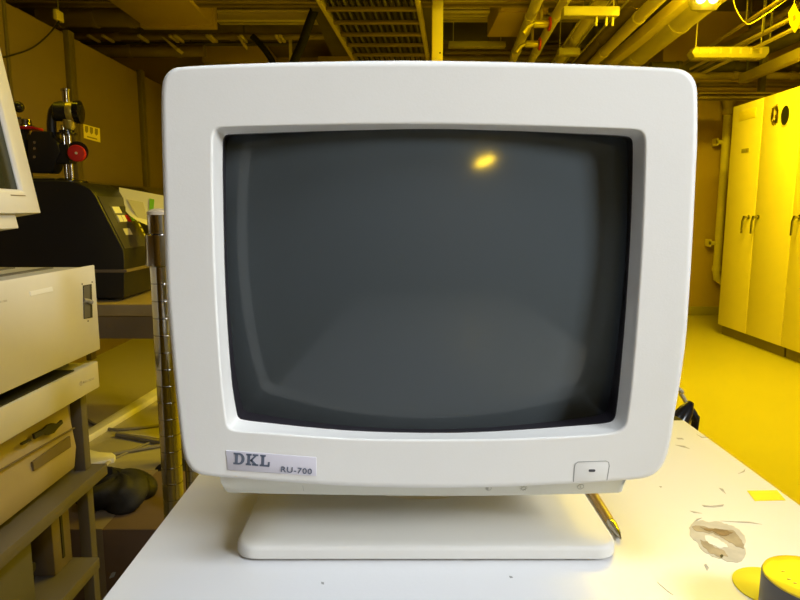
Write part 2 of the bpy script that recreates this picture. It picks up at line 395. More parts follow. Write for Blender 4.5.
# tape roll, and a flat yellow disc for the tinted light beside it
rc = Vector((.2655, .370, Z))
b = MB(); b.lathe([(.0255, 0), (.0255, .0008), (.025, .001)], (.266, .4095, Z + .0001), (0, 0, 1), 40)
tag(b.build('tinted_light_disc', M['tapey']), 'flat yellow disc in place of tinted light cast behind the tape roll', 'light patch')
rl = thing('tape_roll', 'thick roll of dark tape with yellow upper side at the table corner', 'tape roll', rc + Vector((0, 0, .0012)))
b = MB(); b.lathe([(.0285, 0), (.0285, .030)], rc + Vector((0, 0, .0012)), (0, 0, 1), 56); b.build('tape_winding', M['rolld'], rl, bevel=.0008)
b = MB(); b.lathe([(.0278, 0), (.0278, .0012), (.027, .0016), (.016, .0016)], rc + Vector((0, 0, .0310)), (0, 0, 1), 56); lid = b.build('side_disc', M['rolly'], rl)
for px in [(789,579,3), (795,583,2.5), (783,571,2)]:
    p = PZ(px[0], px[1], Z + .0328); b = MB(); b.prism([p + Vector((cos(a) * .0011 * (1 + .7 * (k % 2)), sin(a) * .0005 * px[2] * .5, 0)) for k, a in enumerate([i * pi / 4 for i in range(8)])], (0, 0, .0002)); b.build('ink_mark', M['penb'], lid)
# pen
pa, pb = Vector((.1838, .640, Z + .0045)), PZ(621, 539, Z + .003)
ax = (pb - pa).normalized(); L = (pb - pa).length
pen = thing('ballpoint_pen', 'brown pen with silver tip lying beside the monitor base', 'pen', (pa + pb) / 2 - Vector((0, 0, .004)))
b = MB(); b.lathe([(.0030, 0), (.0040, .002), (.0042, L - .045), (.0040, L - .026)], pa, ax, 20); b.build('barrel', M['penb'], pen)
b = MB(); b.lathe([(.0041, L - .026), (.0043, L - .024), (.0043, L - .021), (.0040, L - .019), (.0028, L - .009), (.0010, L - .002), (.0004, L)], pa, ax, 20); b.build('metal_tip', M['chrome'], pen)
b = MB(); cb = pa + Vector((0, 0, .0052)); b.box((cb.x - .0012, cb.y - .045, cb.z - .0006), (cb.x + .0012, cb.y, cb.z + .0006)); b.build('clip', M['chrome'], pen)

# ------------------------------------------------------------------ room shell
CEIL = 2.78
b = MB(); b.box((-3.6, -5.2, -.1), (3.9, 7.8, 0)); struct(b.build('floor', M['floor']))
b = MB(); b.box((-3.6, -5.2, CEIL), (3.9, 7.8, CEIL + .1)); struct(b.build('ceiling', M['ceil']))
b = MB(); b.box((-3.6, 7.6, 0), (3.9, 7.8, CEIL)); struct(b.build('wall_back', M['wall']))
b = MB(); b.box((2.40, 5.91, 0), (3.7, 7.6, CEIL)); struct(b.build('wall_alcove', M['wall']))
b = MB(); b.box((2.40, 5.895, 0), (3.7, 5.9099, .085)); struct(b.build('baseboard_alcove', M['base'], bevel=.003))
b = MB(); b.box((3.7, -5.2, 0), (3.9, 7.8, CEIL)); struct(b.build('wall_right', M['wall']))
b = MB(); b.box((-3.6, -5.2, 0), (-3.4, 7.8, CEIL)); struct(b.build('wall_outer', M['wall']))
b = MB(); b.box((-3.6, -5.4, 0), (3.9, -5.2, CEIL)); struct(b.build('wall_front', M['wall']))
WX = -2.1; WT = 2.09
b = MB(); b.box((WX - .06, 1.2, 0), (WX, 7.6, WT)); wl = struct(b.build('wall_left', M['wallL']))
for px, hw in ((11, .012), (70.5, .035), (140, .035)):
    y = PX(px, 100, WX).y; b = MB(); b.box((WX - .005, y - hw, 0), (WX + hw, y + hw, WT + .02)); b.build('panel_post', M['post'], wl, bevel=.004)
b = MB(); b.box((WX - .01, 1.2, 1.13), (WX + .07, 7.6, 1.185)); b.build('wall_rail', M['post'], wl, bevel=.004)

# ------------------------------------------------------------------ cabinets on the right
KX = 2.60; KY1 = 5.0; KH = 1.80
def cabinet(y0, y1, seams, label):
    t = thing('storage_cabinet', label, 'cabinet', (KX + .3, (y0 + y1) / 2, 0), 'tall cream cabinets by the right wall')
    b = MB(); b.box((KX + .02, y0, .075), (KX + .75, y1, KH)); body = b.build('body', M['cab'], t, bevel=.004)
    b = MB(); b.box((KX + .035, y0 + .01, 0), (KX + .72, y1 - .01, .0755)); b.build('plinth', M['plinth'], t)
    ys = [y0] + seams + [y1]; doors = []
    for a, c in zip(ys[:-1], ys[1:]):
        b = MB(); b.box((KX, a + .003, .078), (KX + .0205, c - .003, KH - .003)); doors.append(b.build('door', M['cab'], t, bevel=.003))
    return t, doors
s1 = PX(757.5, 180, KX).y
c1, d1 = cabinet(PX(795, 180, KX).y, KY1, [s1], 'tall cream double door cabinet with oval black hole by the alcove wall')
ys = PX(795, 180, KX).y
c2, d2 = cabinet(ys - 1.2, ys - .004, [ys - .6], 'tall cream cabinet at the right edge, only one handle of it showing')
def lever(px, py, parent, x=KX):
    p = PX(px, py, x); b = MB()
    b.lathe([(.016, 0), (.016, .006), (.009, .008), (.009, .04)], p, (-1, 0, 0), 16)
    h = p + Vector((-.036, 0, 0))
    b.tube([h + Vector((0, -.0, .008)), h, h + Vector((-.004, .012, -.03)), h + Vector((-.004, .016, -.12))], [.009, .010, .008, .007], 10)
    return b.build('handle', M['chrome'], parent)
lever(749, 217, d1[1]); lever(758.5, 217, d1[0]); lever(800, 217, d2[1])
p = PX(785.5, 115.5, KX)
def oval(ry, rz, x): return [Vector((x, p.y + ry * cos(2 * pi * k / 32), p.z + rz * sin(2 * pi * k / 32))) for k in range(32)]
b = MB(); b.loft([oval(.048, .066, KX + .001), oval(.048, .066, KX - .0025)]); vent = b.build('oval_vent', M['dark'], d1[0])
b = MB(); b.loft([oval(.053, .071, KX + .001), oval(.053, .071, KX - .003), oval(.047, .065, KX - .004), oval(.047, .065, KX - .001)], False, False); b.build('vent_rim', M['cab'], vent)
pc = PX(774.5, 116.5, KX); b = MB()
for k in range(90):
    y, z = random.uniform(-.045, .03), random.uniform(-.065, .055); l = random.uniform(.006, .03)
    if abs(y + .005) < .012 and abs(z) < .03: continue
    b.box((KX - .0012, pc.y + y, pc.z + z), (KX + .0005, pc.y + y + random.uniform(.006, .016), pc.z + z + l))
b.build('peeled_label', M['peel3'], d1[0])
q0, q1 = PX(740, 108, KX), PX(756, 112, KX); b = MB(); b.box((KX - .002, q0.y, q1.z - .035), (KX + .0005, q1.y, q1.z + .035)); b.build('name_plate', M['sign'], d1[1], bevel=.0005)
q = PX(745, 150.5, KX); b = MB(); b.box((KX - .003, q.y - .055, q.z - .014), (KX + .0005, q.y + .045, q.z + .014)); tg = b.build('door_tag', M['fix'], d1[1], bevel=.0008)
b = MB(); b.box((KX - .004, q.y - .05, q.z - .012), (KX - .0029, q.y - .022, q.z + .012)); b.build('tag_print', M['signm'], tg)

# drain pipe on the alcove wall
yw = 5.82; r = .034
a0, a1 = PY(724.5, 113, yw), PY(719.5, 272, yw); xm = (a0.x + a1.x) / 2
dp = thing('drain_pipe', 'cream vertical drain pipe on the alcove wall beside the tall cabinets', 'pipe', (xm, yw, a1.z))
b = MB(); b.tube([(xm, yw, a0.z), (xm, yw, a1.z), (xm + .01, yw, a1.z - .06), (xm + .05, yw, a1.z - .09), (xm + .30, yw, a1.z - .09)], r, 16); b.build('pipe_run', M['pipe'], dp)
b = MB(); b.lathe([(.045, 0), (.045, .05), (.038, .06), (.06, .12), (.06, .16)], (xm, yw, a0.z - .02), (0, 0, 1), 20); b.build('funnel', M['pipeb'], dp)
b = MB(); b.lathe([(.041, 0), (.041, .05)], (xm, yw, a1.z + .01), (0, 0, 1), 20); b.build('collar', M['pipe'], dp)
for py in (142, 243):
    z = PY(718, py, yw).z; b = MB(); b.box((xm - .085, yw - .012, z - .018), (xm - .03, yw + .012, z + .018)); b.box((xm - .085, yw - .012, z - .035), (xm - .07, 5.9085, z + .035)); b.build('bracket', M['pipe'], dp, bevel=.003)

# ------------------------------------------------------------------ left: equipment rack
RX = -.572
def zy(px, py, x): p = PX(px, py, x); return p.y, p.z
rk = thing('equipment_rack', 'grey steel rack with two shelves of old electronics beside the table', 'rack', (-.78, .85, 0))
SZ, S2 = .500, .336
b = MB(); b.box((-1.02, .55, SZ - .022), (RX, 1.155, SZ)); b.build('shelf', M['rack'], rk, bevel=.002)
b = MB(); b.box((-1.02, .55, S2 - .022), (RX, 1.10, S2)); b.build('shelf', M['rack'], rk, bevel=.002)
for x, y in ((-.607, 1.13), (-.607, .575), (-1.00, 1.13), (-1.00, .575)):
    b = MB(); b.box((x - .011, y - .011, 0), (x + .011, y + .011, .654)); b.build('post', M['rack'], rk, bevel=.002)
# desktop computer
CXp = -.60
pcx = thing('desktop_computer', 'aged beige desktop computer with floppy slot on the upper rack shelf', 'computer', (-.79, .86, SZ))
y1 = zy(77, 450, CXp)[0]; zt = .648
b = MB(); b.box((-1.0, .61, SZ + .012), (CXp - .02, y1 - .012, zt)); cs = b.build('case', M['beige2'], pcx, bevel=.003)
for dx in (-.97, CXp - .06):
    for yy in (.64, y1 - .045):
        b = MB(); b.lathe([(.012, 0), (.012, .013)], (dx, yy, SZ), (0, 0, 1), 14); b.build('foot', M['dark'], pcx)
b = MB(); cz = SZ + .055
b.prism([(CXp - .0205, .605, SZ + .014), (CXp - .006, .605, SZ + .014), (CXp, .605, cz), (CXp - .012, .605, zt), (CXp - .0205, .605, zt)], (0, y1 - .605, 0)); fr = b.build('front_panel', M['beige2'], pcx, bevel=.003)
def face_rect(name, quad, x, m, parent, t=.0025, bevel=0):
    q = [PX(a, c, x) for a, c in quad]; b = MB(); b.prism([p + Vector((.0004 - t, 0, 0)) for p in q], (t, 0, 0)); return b.build(name, m, parent, bevel=bevel)
face_rect('floppy_slot', [(34,434),(44,429),(48,425),(53,423),(58,424),(62,420),(63,423),(58,428),(54,433),(48,435),(44,434),(35,439)], CXp + .001, M['dark'], fr, .004)
face_rect('indicator_slot', [(22,443),(31,438.5),(31.5,440.5),(22.5,445)], CXp + .001, M['dark'], fr, .004)
bay = face_rect('drive_bay', [(33,462),(70,436),(71,447),(34,471)], CXp + .001, M['wood2'], fr, .004)
face_rect('panel_groove', [(0,470.6),(75,427.4),(75,428.2),(0,471.6)], CXp + .0006, M['wood2'], fr, .004)
# flat unit
fu = thing('flat_drive_unit', 'slim beige unit with small maker mark between computer and instrument box', 'electronic unit', (-.78, .86, zt))
yf = zy(99, 375, RX)[0]
b = MB(); b.box((-1.0, .58, zt + .010), (RX - .012, yf - .006, .705)); b.build('case', M['beige'], fu, bevel=.003)
b = MB(); b.box((RX - .0125, .578, zt + .008), (RX, yf, .7065)); ff = b.build('front_panel', M['beige'], fu, bevel=.002)
b = MB(); b.box((-.99, .60, .7045), (RX - .006, yf - .075, .7085)); b.build('gap_shade', M['dark'], fu)  # dark sheet added for the shade in the gap under the box
for dx in (-.97, RX - .05):
    for yy in (.64, yf - .04):
        b = MB(); b.lathe([(.010, 0), (.010, .011)], (dx, yy, zt), (0, 0, 1), 14); b.build('foot', M['dark'], fu)
b = MB(); c = PX(81, 383.5, RX + .0004); b.lathe([(.0045, 0), (.0045, .0005)], c, (1, 0, 0), 16); b.build('maker_mark', M['scr'], ff)
face_rect('maker_print', [(83.5,381.3),(94,377.3),(94,379.3),(83.5,383.4)], RX + .0006, M['scr'], ff, .001)
# instrument box
ib = thing('instrument_box', 'big beige instrument box with rocker switch under the small monitor', 'electronic unit', (-.79, .87, .7087))
yb = zy(97, 300, RX)[0]; BT = .888
b = MB(); b.box((-1.02, .56, .728), (RX - .002, yb - .003, BT - .004)); b.build('case', M['topgrey'], ib, bevel=.003)
b = MB(); b.box((RX - .0035, .556, .727), (RX, yb, BT)); bf = b.build('front_panel', M['beige'], ib, bevel=.0015)
for k in range(3):
    b = MB(); x = -.64 - k * .07; b.box((x - .008, .60, BT - .0045), (x + .008, yb - .03, BT - .002)); b.build('lid_rib', M['greyp'], ib, bevel=.001)
for dx in (-.97, RX - .05):
    for yy in (.62, yb - .05):
        b = MB(); b.lathe([(.013, 0), (.013, .0198)], (dx, yy, .7087), (0, 0, 1), 14); b.build('foot', M['dark'], ib)
sw = face_rect('switch_recess', [(83,285.5),(91.5,284),(92.5,317.5),(84,319)], RX + .0004, M['dark'], bf, .002)
face_rect('switch_plate', [(83.5,287),(89.5,285.3),(90,317),(84.3,318.5)], RX + .0012, M['greyp'], sw, .001)
p0 = PX(84, 302, RX); b = MB(); b.tube([p0 + Vector((0, -.002, .003)), p0 + Vector((.003, .008, .001)), p0 + Vector((.005, .017, -.003))], [.0045, .004, .0045], 10); b.build('rocker_lever', M['steel'], sw)
face_rect('worn_label', [(30,291.5),(52,286.7),(53,291),(30.5,296)], RX + .0006, M['crt'], bf, .001)
face_rect('maker_print', [(0,301),(7,299.6),(7,301.5),(0,303)], RX + .0006, M['scr'], bf, .001)
for px, py in ((82,284),(92,282),(88,321)):
    b = MB(); b.lathe([(.0016, 0), (.0013, .0008)], PX(px, py, RX), (1, 0, 0), 10); b.build('screw', M['greyp'], bf)
# small left monitor, on the instrument box
lm = thing('crt_monitor', 'yellowed small monitor seen edge on, on top of the beige instrument box', 'monitor', (-.80, .86, BT))
TILT = radians(9.5); HN = Vector((0, 1, 0))
cor = PX(41, 213, -.640)           # lower far corner of the bezel
uz = Vector((-sin(TILT), 0, cos(TILT))); ux = Vector((cos(TILT), 0, sin(TILT)))
def L3(y, z, x): return cor + Vector((0, 1, 0)) * y + uz * z + ux * x
W_, H_ = .34, .30
def Lrect(y0, y1, z0, z1, x): return [L3(y0, z0, x), L3(y1, z0, x), L3(y1, z1, x), L3(y0, z1, x)]
iy0, iy1, iz0, iz1 = -W_ + .04, -.036, .036, H_ - .04
b = MB(); o_ = Lrect(-W_, 0, 0, H_, -.055); b.loft([o_, Lrect(-W_, 0, 0, H_, 0), Lrect(iy0, iy1, iz0, iz1, 0), Lrect(iy0 + .006, iy1 - .006, iz0 + .005, iz1 - .005, -.004), Lrect(iy0 + .006, iy1 - .006, iz0 + .005, iz1 - .005, -.03)], False, False)
lb = b.build('bezel', M['beige'], lm, bevel=.0012)
b = MB(); b.prism(Lrect(iy0 + .005, iy1 - .005, iz0 + .004, iz1 - .004, -.006), ux * -.008); b.build('screen', M['screeng'], lm, bevel=.001)
b = MB(); b.loft([Lrect(-W_ + .004, -.004, .004, H_ - .004, -.05), Lrect(-W_ + .012, -.012, .012, H_ - .012, -.12), Lrect(-W_ + .07, -.07, .05, H_ - .05, -.18), Lrect(-W_ + .09, -.09, .07, H_ - .07, -.30)]); b.build('rear_housing', M['beige'], lm, bevel=.003)
b = MB(); b.loft([Lrect(-W_ + .05, -.055, -.024, .002, -.012), Lrect(-W_ + .06, -.065, -.020, .002, -.16)]); b.build('lower_skirt', M['beige'], lm, bevel=.0015)
b = MB(); pb_ = L3(-W_ / 2, -.022, -.09)
b.lathe([(.075, 0), (.075, .006), (.05, .012), (.045, pb_.z - BT + .004)], (pb_.x, pb_.y, BT), (0, 0, 1), 32); b.build('swivel_foot', M['beige'], lm)
b = MB(); b.prism([L3(-.075, .029, .0003), L3(-.035, .029, .0003), L3(-.035, .0305, .0003), L3(-.075, .0305, .0003)], ux * .0006); b.build('trim_line', M['wood2'], lb)
# boxes on the lower shelf
g = thing('grey_case', 'plain grey metal case standing on the lower rack shelf', 'case', (-.75, .70, S2))
b = MB(); b.box((-.95, .61, S2), (-.60, PX(33, 560, -.60).y, SZ - .03)); b.build('case', M['greyp'], g, bevel=.003)
b = MB(); b.box((-.6005, .63, S2 + .015), (-.598, PX(28, 560, -.60).y, S2 + .02)); b.build('panel_seam', M['dark'], g)
ya, yc = PX(53, 545, -.62).y, PX(72, 545, -.62).y
u = thing('upright_drive', 'narrow beige drive standing on end on the lower rack shelf', 'drive', (-.72, (ya + yc) / 2, S2))
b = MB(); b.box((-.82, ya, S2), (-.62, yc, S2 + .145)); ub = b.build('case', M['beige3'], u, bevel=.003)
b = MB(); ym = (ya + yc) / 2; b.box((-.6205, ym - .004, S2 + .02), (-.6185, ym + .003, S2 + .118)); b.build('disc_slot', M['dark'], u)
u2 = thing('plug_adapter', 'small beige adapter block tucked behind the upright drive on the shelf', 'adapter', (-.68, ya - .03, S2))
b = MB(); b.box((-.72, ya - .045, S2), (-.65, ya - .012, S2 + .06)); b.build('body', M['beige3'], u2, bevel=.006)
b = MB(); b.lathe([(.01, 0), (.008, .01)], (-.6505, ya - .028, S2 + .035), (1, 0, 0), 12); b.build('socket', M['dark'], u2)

# ------------------------------------------------------------------ chrome shelving posts behind the table
sh = thing('wire_shelving', 'chrome wire shelving unit with ringed posts standing behind the monitor', 'shelving', (-.1, 1.1, 0))
pz = PY(158, 212, .90).z; X0 = PY(158, 212, .90).x; r = .0152
Xb = PY(184, 300, 1.30).x
def post(x, y, h):
    prof = []; z = .02
    prof += [(r * .6, 0), (r * .6, .02)]
    while z < h - .03:
        prof += [(r, z + .0005), (r, z + .0243), (r * .95, z + .0246), (r * .95, z + .0251)]; z += .0254
    prof += [(r, z), (r, h - .004)]
    b = MB(); b.lathe(prof, (x, y, 0), (0, 0, 1), 28); p = b.build('post', M['chrome'], sh, ang=20)
    b = MB(); b.lathe([(r + .0003, h - .004), (r + .0003, h), (r * .6, h + .004), (r * .1, h + .005)], (x, y, 0), (0, 0, 1), 24); b.build('post_cap', M['beige2'], p)
    return p
SHZ = PY(158, 250, .90).z
for x, y in ((X0, .90), (Xb, 1.30), (.18, .90), (.18, 1.30)):
    pp = post(x, y, pz if y < 1 else pz - .05)
    b = MB(); b.lathe([(r + .0002, -.024), (r + .0052, -.022), (r + .0042, .022), (r + .0002, .024)], (x, y, SHZ), (0, 0, 1), 24); b.build('shelf_collar', M['chrome'], pp)
b = MB()
for y in (.90, 1.30):
    for dz in (.018, -.016): b.tube([((X0 if y < 1 else Xb) + r, y, SHZ + dz), (.165, y, SHZ + dz)], .003, 8)
for k in range(16):
    x = X0 + .06 + k * .033; b.tube([(x, .898, SHZ + .021), (x, 1.302, SHZ + .021)], .0018, 6)
b.build('wire_shelf', M['chrome'], sh)

# ------------------------------------------------------------------ floor clutter, left
cb = thing('cardboard_box', 'low brown cardboard box on the floor behind the rack', 'box', (-.56, 1.50, 0))
b = MB(); b.box((-.84, 1.27, 0), (-.52, 1.58, .30)); b.build('carton', M['card'], cb, bevel=.004)
b = MB(); b.box((-.70, 1.2695, .0), (-.65, 1.585, .3008)); b.build('packing_tape', M['wood2'], cb)
def blob(c, rx, ry, rz, seed, amp=.22, n=56, m=30):
    """a slumped sack: flattened below, creased and folded above, resting with its underside at c.z"""
    rnd = random.Random(seed); ph = [(rnd.randint(1, 6), rnd.uniform(1, 6), rnd.uniform(0, 6), rnd.uniform(.3, 1)) for _ in range(10)]
    rings = []
    for j in range(1, m):
        t = pi * j / m; ring = []
        for i in range(n):
            a = 2 * pi * i / n
            d = 1 + amp * sum(w * sin(p * a + q * t + s) for p, q, s, w in ph) / 4 + amp * .25 * abs(sin(5 * a + 4 * t))
            z = max(-.6, cos(t) * d)
            ring.append(Vector((c[0] + rx * sin(t) * cos(a) * d, c[1] + ry * sin(t) * sin(a) * d, c[2] + rz * (z + .6))))
        rings.append(ring)
    b = MB(); b.loft(rings); return b
bx = PY(117, 505, 1.40).x
o = blob((bx, 1.41, .301), .078, .075, .040, 3, .34).build('plastic_bag', M['bag'], ang=60)
tag(o, 'crumpled black plastic bag lying on the cardboard box', 'bag')
bx = PY(181, 500, 1.74).x
bp = thing('backpack', 'black bag standing on the floor behind the chrome posts', 'bag', (bx, 1.74, 0))
b = blob((bx, 1.74, 0), .105, .10, .16, 11, .10); b.build('bag_body', M['bag'], bp, ang=60)
b = MB(); b.tube(catmull([(bx - .05, 1.70, .20), (bx - .04, 1.68, .26), (bx, 1.68, .275), (bx + .04, 1.70, .22)], 6), .007, 8); b.build('strap', M['cable'], bp)

def floor_tube(name, px, r, m, label, dz=None):
    pts = [PZ(x, y, 0) + Vector((0, 0, r + .001)) for x, y in px]
    b = MB(); b.tube(catmull(pts, 6), r, 8); return tag(b.build(name, m), label, 'cable', 'cables lying on the floor')
floor_tube('floor_cable', [(80,416),(95,426),(112,431),(135,430),(160,427)], .007, M['cableg'], 'grey cable crossing the floor along the pale kerb')
floor_tube('floor_cable', [(82,463),(100,459),(130,453),(165,447)], .008, M['cableg'], 'brown cable pair lowest on the floor behind the rack')
floor_tube('floor_cable', [(84,466),(104,463),(116,459),(140,448),(165,438)], .005, M['cableg'], 'thin cable curving up the floor to the chrome post')
floor_tube('floor_cable', [(117,437),(135,440),(165,446)], .011, M['cableg'], 'thicker short cable end lying across the middle of the floor')
floor_tube('floor_cable', [(122,436),(140,437),(165,441)], .006, M['cabw'], 'cream cable beside the thicker short cable end')
floor_tube('floor_cable', [(112,461),(107,466),(101,471),(96,469),(90,465)], .007, M['cabw'], 'short looped cream cord above the black plastic bag')
def plate(name, px, h, m):
    b = MB(); b.prism([PZ(x, y, h) - Vector((0, 0, h)) for x, y in px], (0, 0, h)); return b.build(name, m, bevel=.002)
tag(plate('floor_kerb', [(80,441),(80,434),(172,378),(172,386)], .03, M['stripe']), 'long pale kerb strip running along the floor behind the rack', 'kerb')
tag(plate('floor_board', [(80,447),(100,452),(112,452.5),(115.5,455),(114,458),(106,460),(80,466)], .02, M['stripe']), 'pale board with rounded end lying on the floor beside the rack', 'board')
# cable behind the table, right
pa = PY(672, 395, .86); 
b = MB(); b.tube(catmull([(.12, .765, .93), (.22, .80, .85), PY(672, 384, .84), PY(681, 394, .86), PY(688, 407, .88), PY(692, 425, .90), (.43, .92, .55), (.36, 1.0, .20), (.30, 1.1, .012), (.1, 1.3, .012)], 6), .0028, 8)
tag(b.build('monitor_cable', M['cabw']), 'thin pale cable drooping from the back of the big monitor', 'cable')
pk = thing('power_plug', 'black plug hanging over the far right corner of the table', 'plug', PY(687, 412, .80))
b = MB(); b.tube([PY(679, 421, .79), PY(686, 411, .795), PY(691, 402.5, .80)], [.013, .010, .004], 12); b.build('plug_body', M['blackg'], pk)
b = MB(); b.tube(catmull([PY(690, 409, .80), PY(695, 418, .80), PY(694, 432, .81), (.40, .84, .5), (.38, .9, .02), (.2, 1.15, .012)], 6), .005, 8); b.build('plug_cord', M['cable'], pk)

# ------------------------------------------------------------------ printer on bench
PYN = 2.40
bt = PZ(0, 0, 0).z; BZ = .64
bn = thing('workbench', 'wooden bench with deep apron under the black printing machine', 'bench', (-1.48, 2.75, 0))
b = MB(); b.box((-2.02, 2.32, BZ - .045), (-.80, 3.15, BZ)); b.build('bench_top', M['wood'], bn, bevel=.003)
for yy in (2.335, 3.10):
    b = MB(); b.box((-2.0, yy, BZ - .135), (-.82, yy + .025, BZ - .044)); b.build('apron', M['wood2'], bn)
for x in (-1.97, -.835):
    for y in (2.37, 3.09):
        b = MB(); b.box((x - .03, y - .03, 0), (x + .03, y + .03, BZ - .045)); b.build('leg', M['wood2'], bn, bevel=.003)
pr = thing('printing_machine', 'large black machine with sloped button panel on the wooden bench', 'machine', (-1.4, 2.7, BZ))
prof = [(-2.0, BZ + .012), (-1.078, BZ + .012), (-1.068, .80), (-1.068, .838), (-1.165, 1.052), (-1.185, 1.075), (-1.23, 1.098), (-1.30, 1.105), (-2.0, 1.105)]
b = MB(); b.prism([(x, PYN, z) for x, z in prof], (0, .28, 0)); body = b.build('casing', M['black'], pr, bevel=.006)
b = MB(); b.prism([(x, PYN + .28, z) for x, z in [(-2.0, BZ + .012), (-1.085, BZ + .012), (-1.085, .80), (-1.12, .96), (-1.17, 1.06), (-1.24, 1.10), (-2.0, 1.10)]], (0, .36, 0)); b.build('rear_casing', M['blackg'], pr, bevel=.01)
for x in (-1.95, -1.13):
    for y in (PYN + .05, PYN + .55):
        b = MB(); b.lathe([(.025, 0), (.025, .013)], (x, y, BZ), (0, 0, 1), 16); b.build('foot', M['dark'], pr)
b = MB(); zz = PY(110, 271, PYN).z; b.box((-2.0, PYN - .003, zz - .006), (-1.06, PYN + .285, zz + .006)); b.build('trim_strip', M['wood2'], pr, bevel=.001)
sa, sb = Vector((-1.165, PYN, 1.052)), Vector((-1.068, PYN, .838)); sd = (sb - sa).normalized(); sn = Vector((-sd.z, 0, sd.x))
if sn.x < 0: sn = -sn
SL = (sb - sa).length
def on_slope(u0, u1, v0, v1, name, m, parent, h=.002, h0=0.0):
    def P(u, v): return sa + sd * (SL * v) + Vector((0, .28 * u, 0)) + sn * h0
    b = MB(); b.prism([P(u0, v0), P(u1, v0), P(u1, v1), P(u0, v1)], sn * h); return b.build(name, m, parent)
cp = on_slope(.04, .96, .03, .97, 'control_panel', M['panel'], pr, .003)
lp = on_slope(.22, .80, .18, .52, 'button_field', M['greyp'], cp, .001, .003)
on_slope(.28, .50, .22, .34, 'display', M['white'], cp, .002, .0038); on_slope(.54, .78, .21, .33, 'display', M['dark'], cp, .002, .0038)
on_slope(.28, .40, .38, .50, 'button', M['white'], cp, .004, .0038); on_slope(.42, .52, .38, .50, 'button', M['white'], cp, .004, .0038)
on_slope(.54, .66, .38, .50, 'button', M['red'], cp, .004, .0038); on_slope(.68, .78, .37, .49, 'button', M['green'], cp, .004, .0038)
on_slope(.28, .50, .62, .74, 'label_plate', M['beige'], cp, .001, .003)
for k in range(7): on_slope(.88, .93, .14 + k * .1, .20 + k * .1, 'name_print', M['white'], cp, .001, .003)
# sheet of paper lying out of the machine
b = MB(); G = []
c0, c1, c2, c3 = PY(119, 187.5, 2.66), PY(170, 197, 2.66), PY(149, 226, 2.50), PY(176, 234, 2.50)
for i in range(9):
    t = i / 8; rowp = []
    for j in range(7):
        s = j / 6; p = (c0.lerp(c2, t)).lerp(c1.lerp(c3, t), s); p = p + Vector((.035 * sin(pi * t) * -1, 0, -.02 * sin(pi * t)))
        rowp.append(p)
    G.append(rowp)
vs = [p for r_ in G for p in r_]; n7 = 7
fs = [(i*n7+j, i*n7+j+1, (i+1)*n7+j+1, (i+1)*n7+j) for i in range(8) for j in range(6)]
off = Vector((0, .0008, .0008)); nb = len(vs)
rim = [(0, j) for j in range(7)] + [(i, 6) for i in range(1, 9)] + [(8, j) for j in range(5, -1, -1)] + [(i, 0) for i in range(7, 0, -1)]
ri = [i * n7 + j for i, j in rim]
b.add(vs + [p + off for p in vs], fs + [tuple(x + nb for x in f) for f in fs] + [(ri[k], ri[(k+1) % len(ri)], ri[(k+1) % len(ri)] + nb, ri[k] + nb) for k in range(len(ri))])
sheet = tag(b.build('paper_sheet', M['paper']), 'curling white paper sheet with green flag hanging out of the black machine', 'paper')
def sheet_pt(t, s):
    p = (c0.lerp(c2, t)).lerp(c1.lerp(c3, t), s); return p + Vector((-.035 * sin(pi * t), -.0015, -.02 * sin(pi * t)))
b = MB(); b.prism([sheet_pt(.10, .62), sheet_pt(.10, .72), sheet_pt(.36, .74), sheet_pt(.36, .64)], (0, -.001, 0)); b.build('green_flag', M['green'], sheet)
b = MB(); b.prism([sheet_pt(.2, .15), sheet_pt(.2, .5), sheet_pt(.62, .5), sheet_pt(.62, .22)], (0, -.0004, 0)); b.build('printed_block', M['beige'], sheet)

# ------------------------------------------------------------------ optical instrument standing on the machine
iy = 2.62; iz = 1.1055
ins = thing('gauge_stand', 'black lab stand with red knob and round gauge on top of the machine', 'instrument', (PY(70, 175, iy).x, iy, iz))
def at(px, py, y=iy): return PY(px, py, y)
def ibox(x0, y0, x1, y1, d0, d1, name, m, bevel=.003, parent=None):
    a, c = at(x0, y1, iy), at(x1, y0, iy); b = MB(); b.box((a.x, iy + d0, a.z), (c.x, iy + d1, c.z)); return b.build(name, m, parent or ins, bevel=bevel)
p = at(68, 178); b = MB(); b.lathe([(.075, 0), (.075, .008), (.055, .014), (.030, .020)], (p.x, iy, iz), (0, 0, 1), 28); b.build('round_foot', M['blackg'], ins)
q = at(26, 176); a = at(62, 170)
b = MB(); b.box((q.x, iy - .06, iz), (a.x, iy + .06, iz + .016)); b.build('foot_plate', M['black'], ins, bevel=.003)
for x0 in (66.3, 71.5):
    p = at(x0, 170); tz = at(x0, 125).z; b = MB(); b.lathe([(.0085, 0), (.0085, tz - iz - .016)], (p.x, iy, iz + .016), (0, 0, 1), 16); b.build('column', M['chrome'], ins)
ibox(56, 145, 72, 164, -.03, .03, 'focus_block', M['black'])
b = MB(); b.prism([PY(x, y, iy - .035) for x, y in [(28,172.5),(28,137),(32,131),(50,131),(51,136),(57,142),(60,152),(56,160),(53,170),(50,173)]], (0, .07, 0)); b.build('slide_block', M['black'], ins, bevel=.003)
b = MB(); b.tube(catmull([at(53, 142), at(51.5, 125), at(53, 112), at(58, 106), at(66, 106)], 5), [.018] * 21, 12); b.build('curved_arm', M['black'], ins)
p = at(68, 112); b = MB(); b.lathe([(.030, -.05), (.038, -.045), (.038, .0)], p, (1, .15, 0), 32); gh = b.build('gauge_head', M['black'], ins)
b = MB(); b.lathe([(.040, .0), (.041, .003), (.041, .022), (.039, .025)], p, (1, .15, 0), 32); b.build('gauge_band', M['brass'], gh)
b = MB(); b.lathe([(.042, .026), (.046, .03), (.046, .05), (.03, .056)], p, (1, .15, 0), 32); b.build('gauge_dial', M['blackg'], gh)
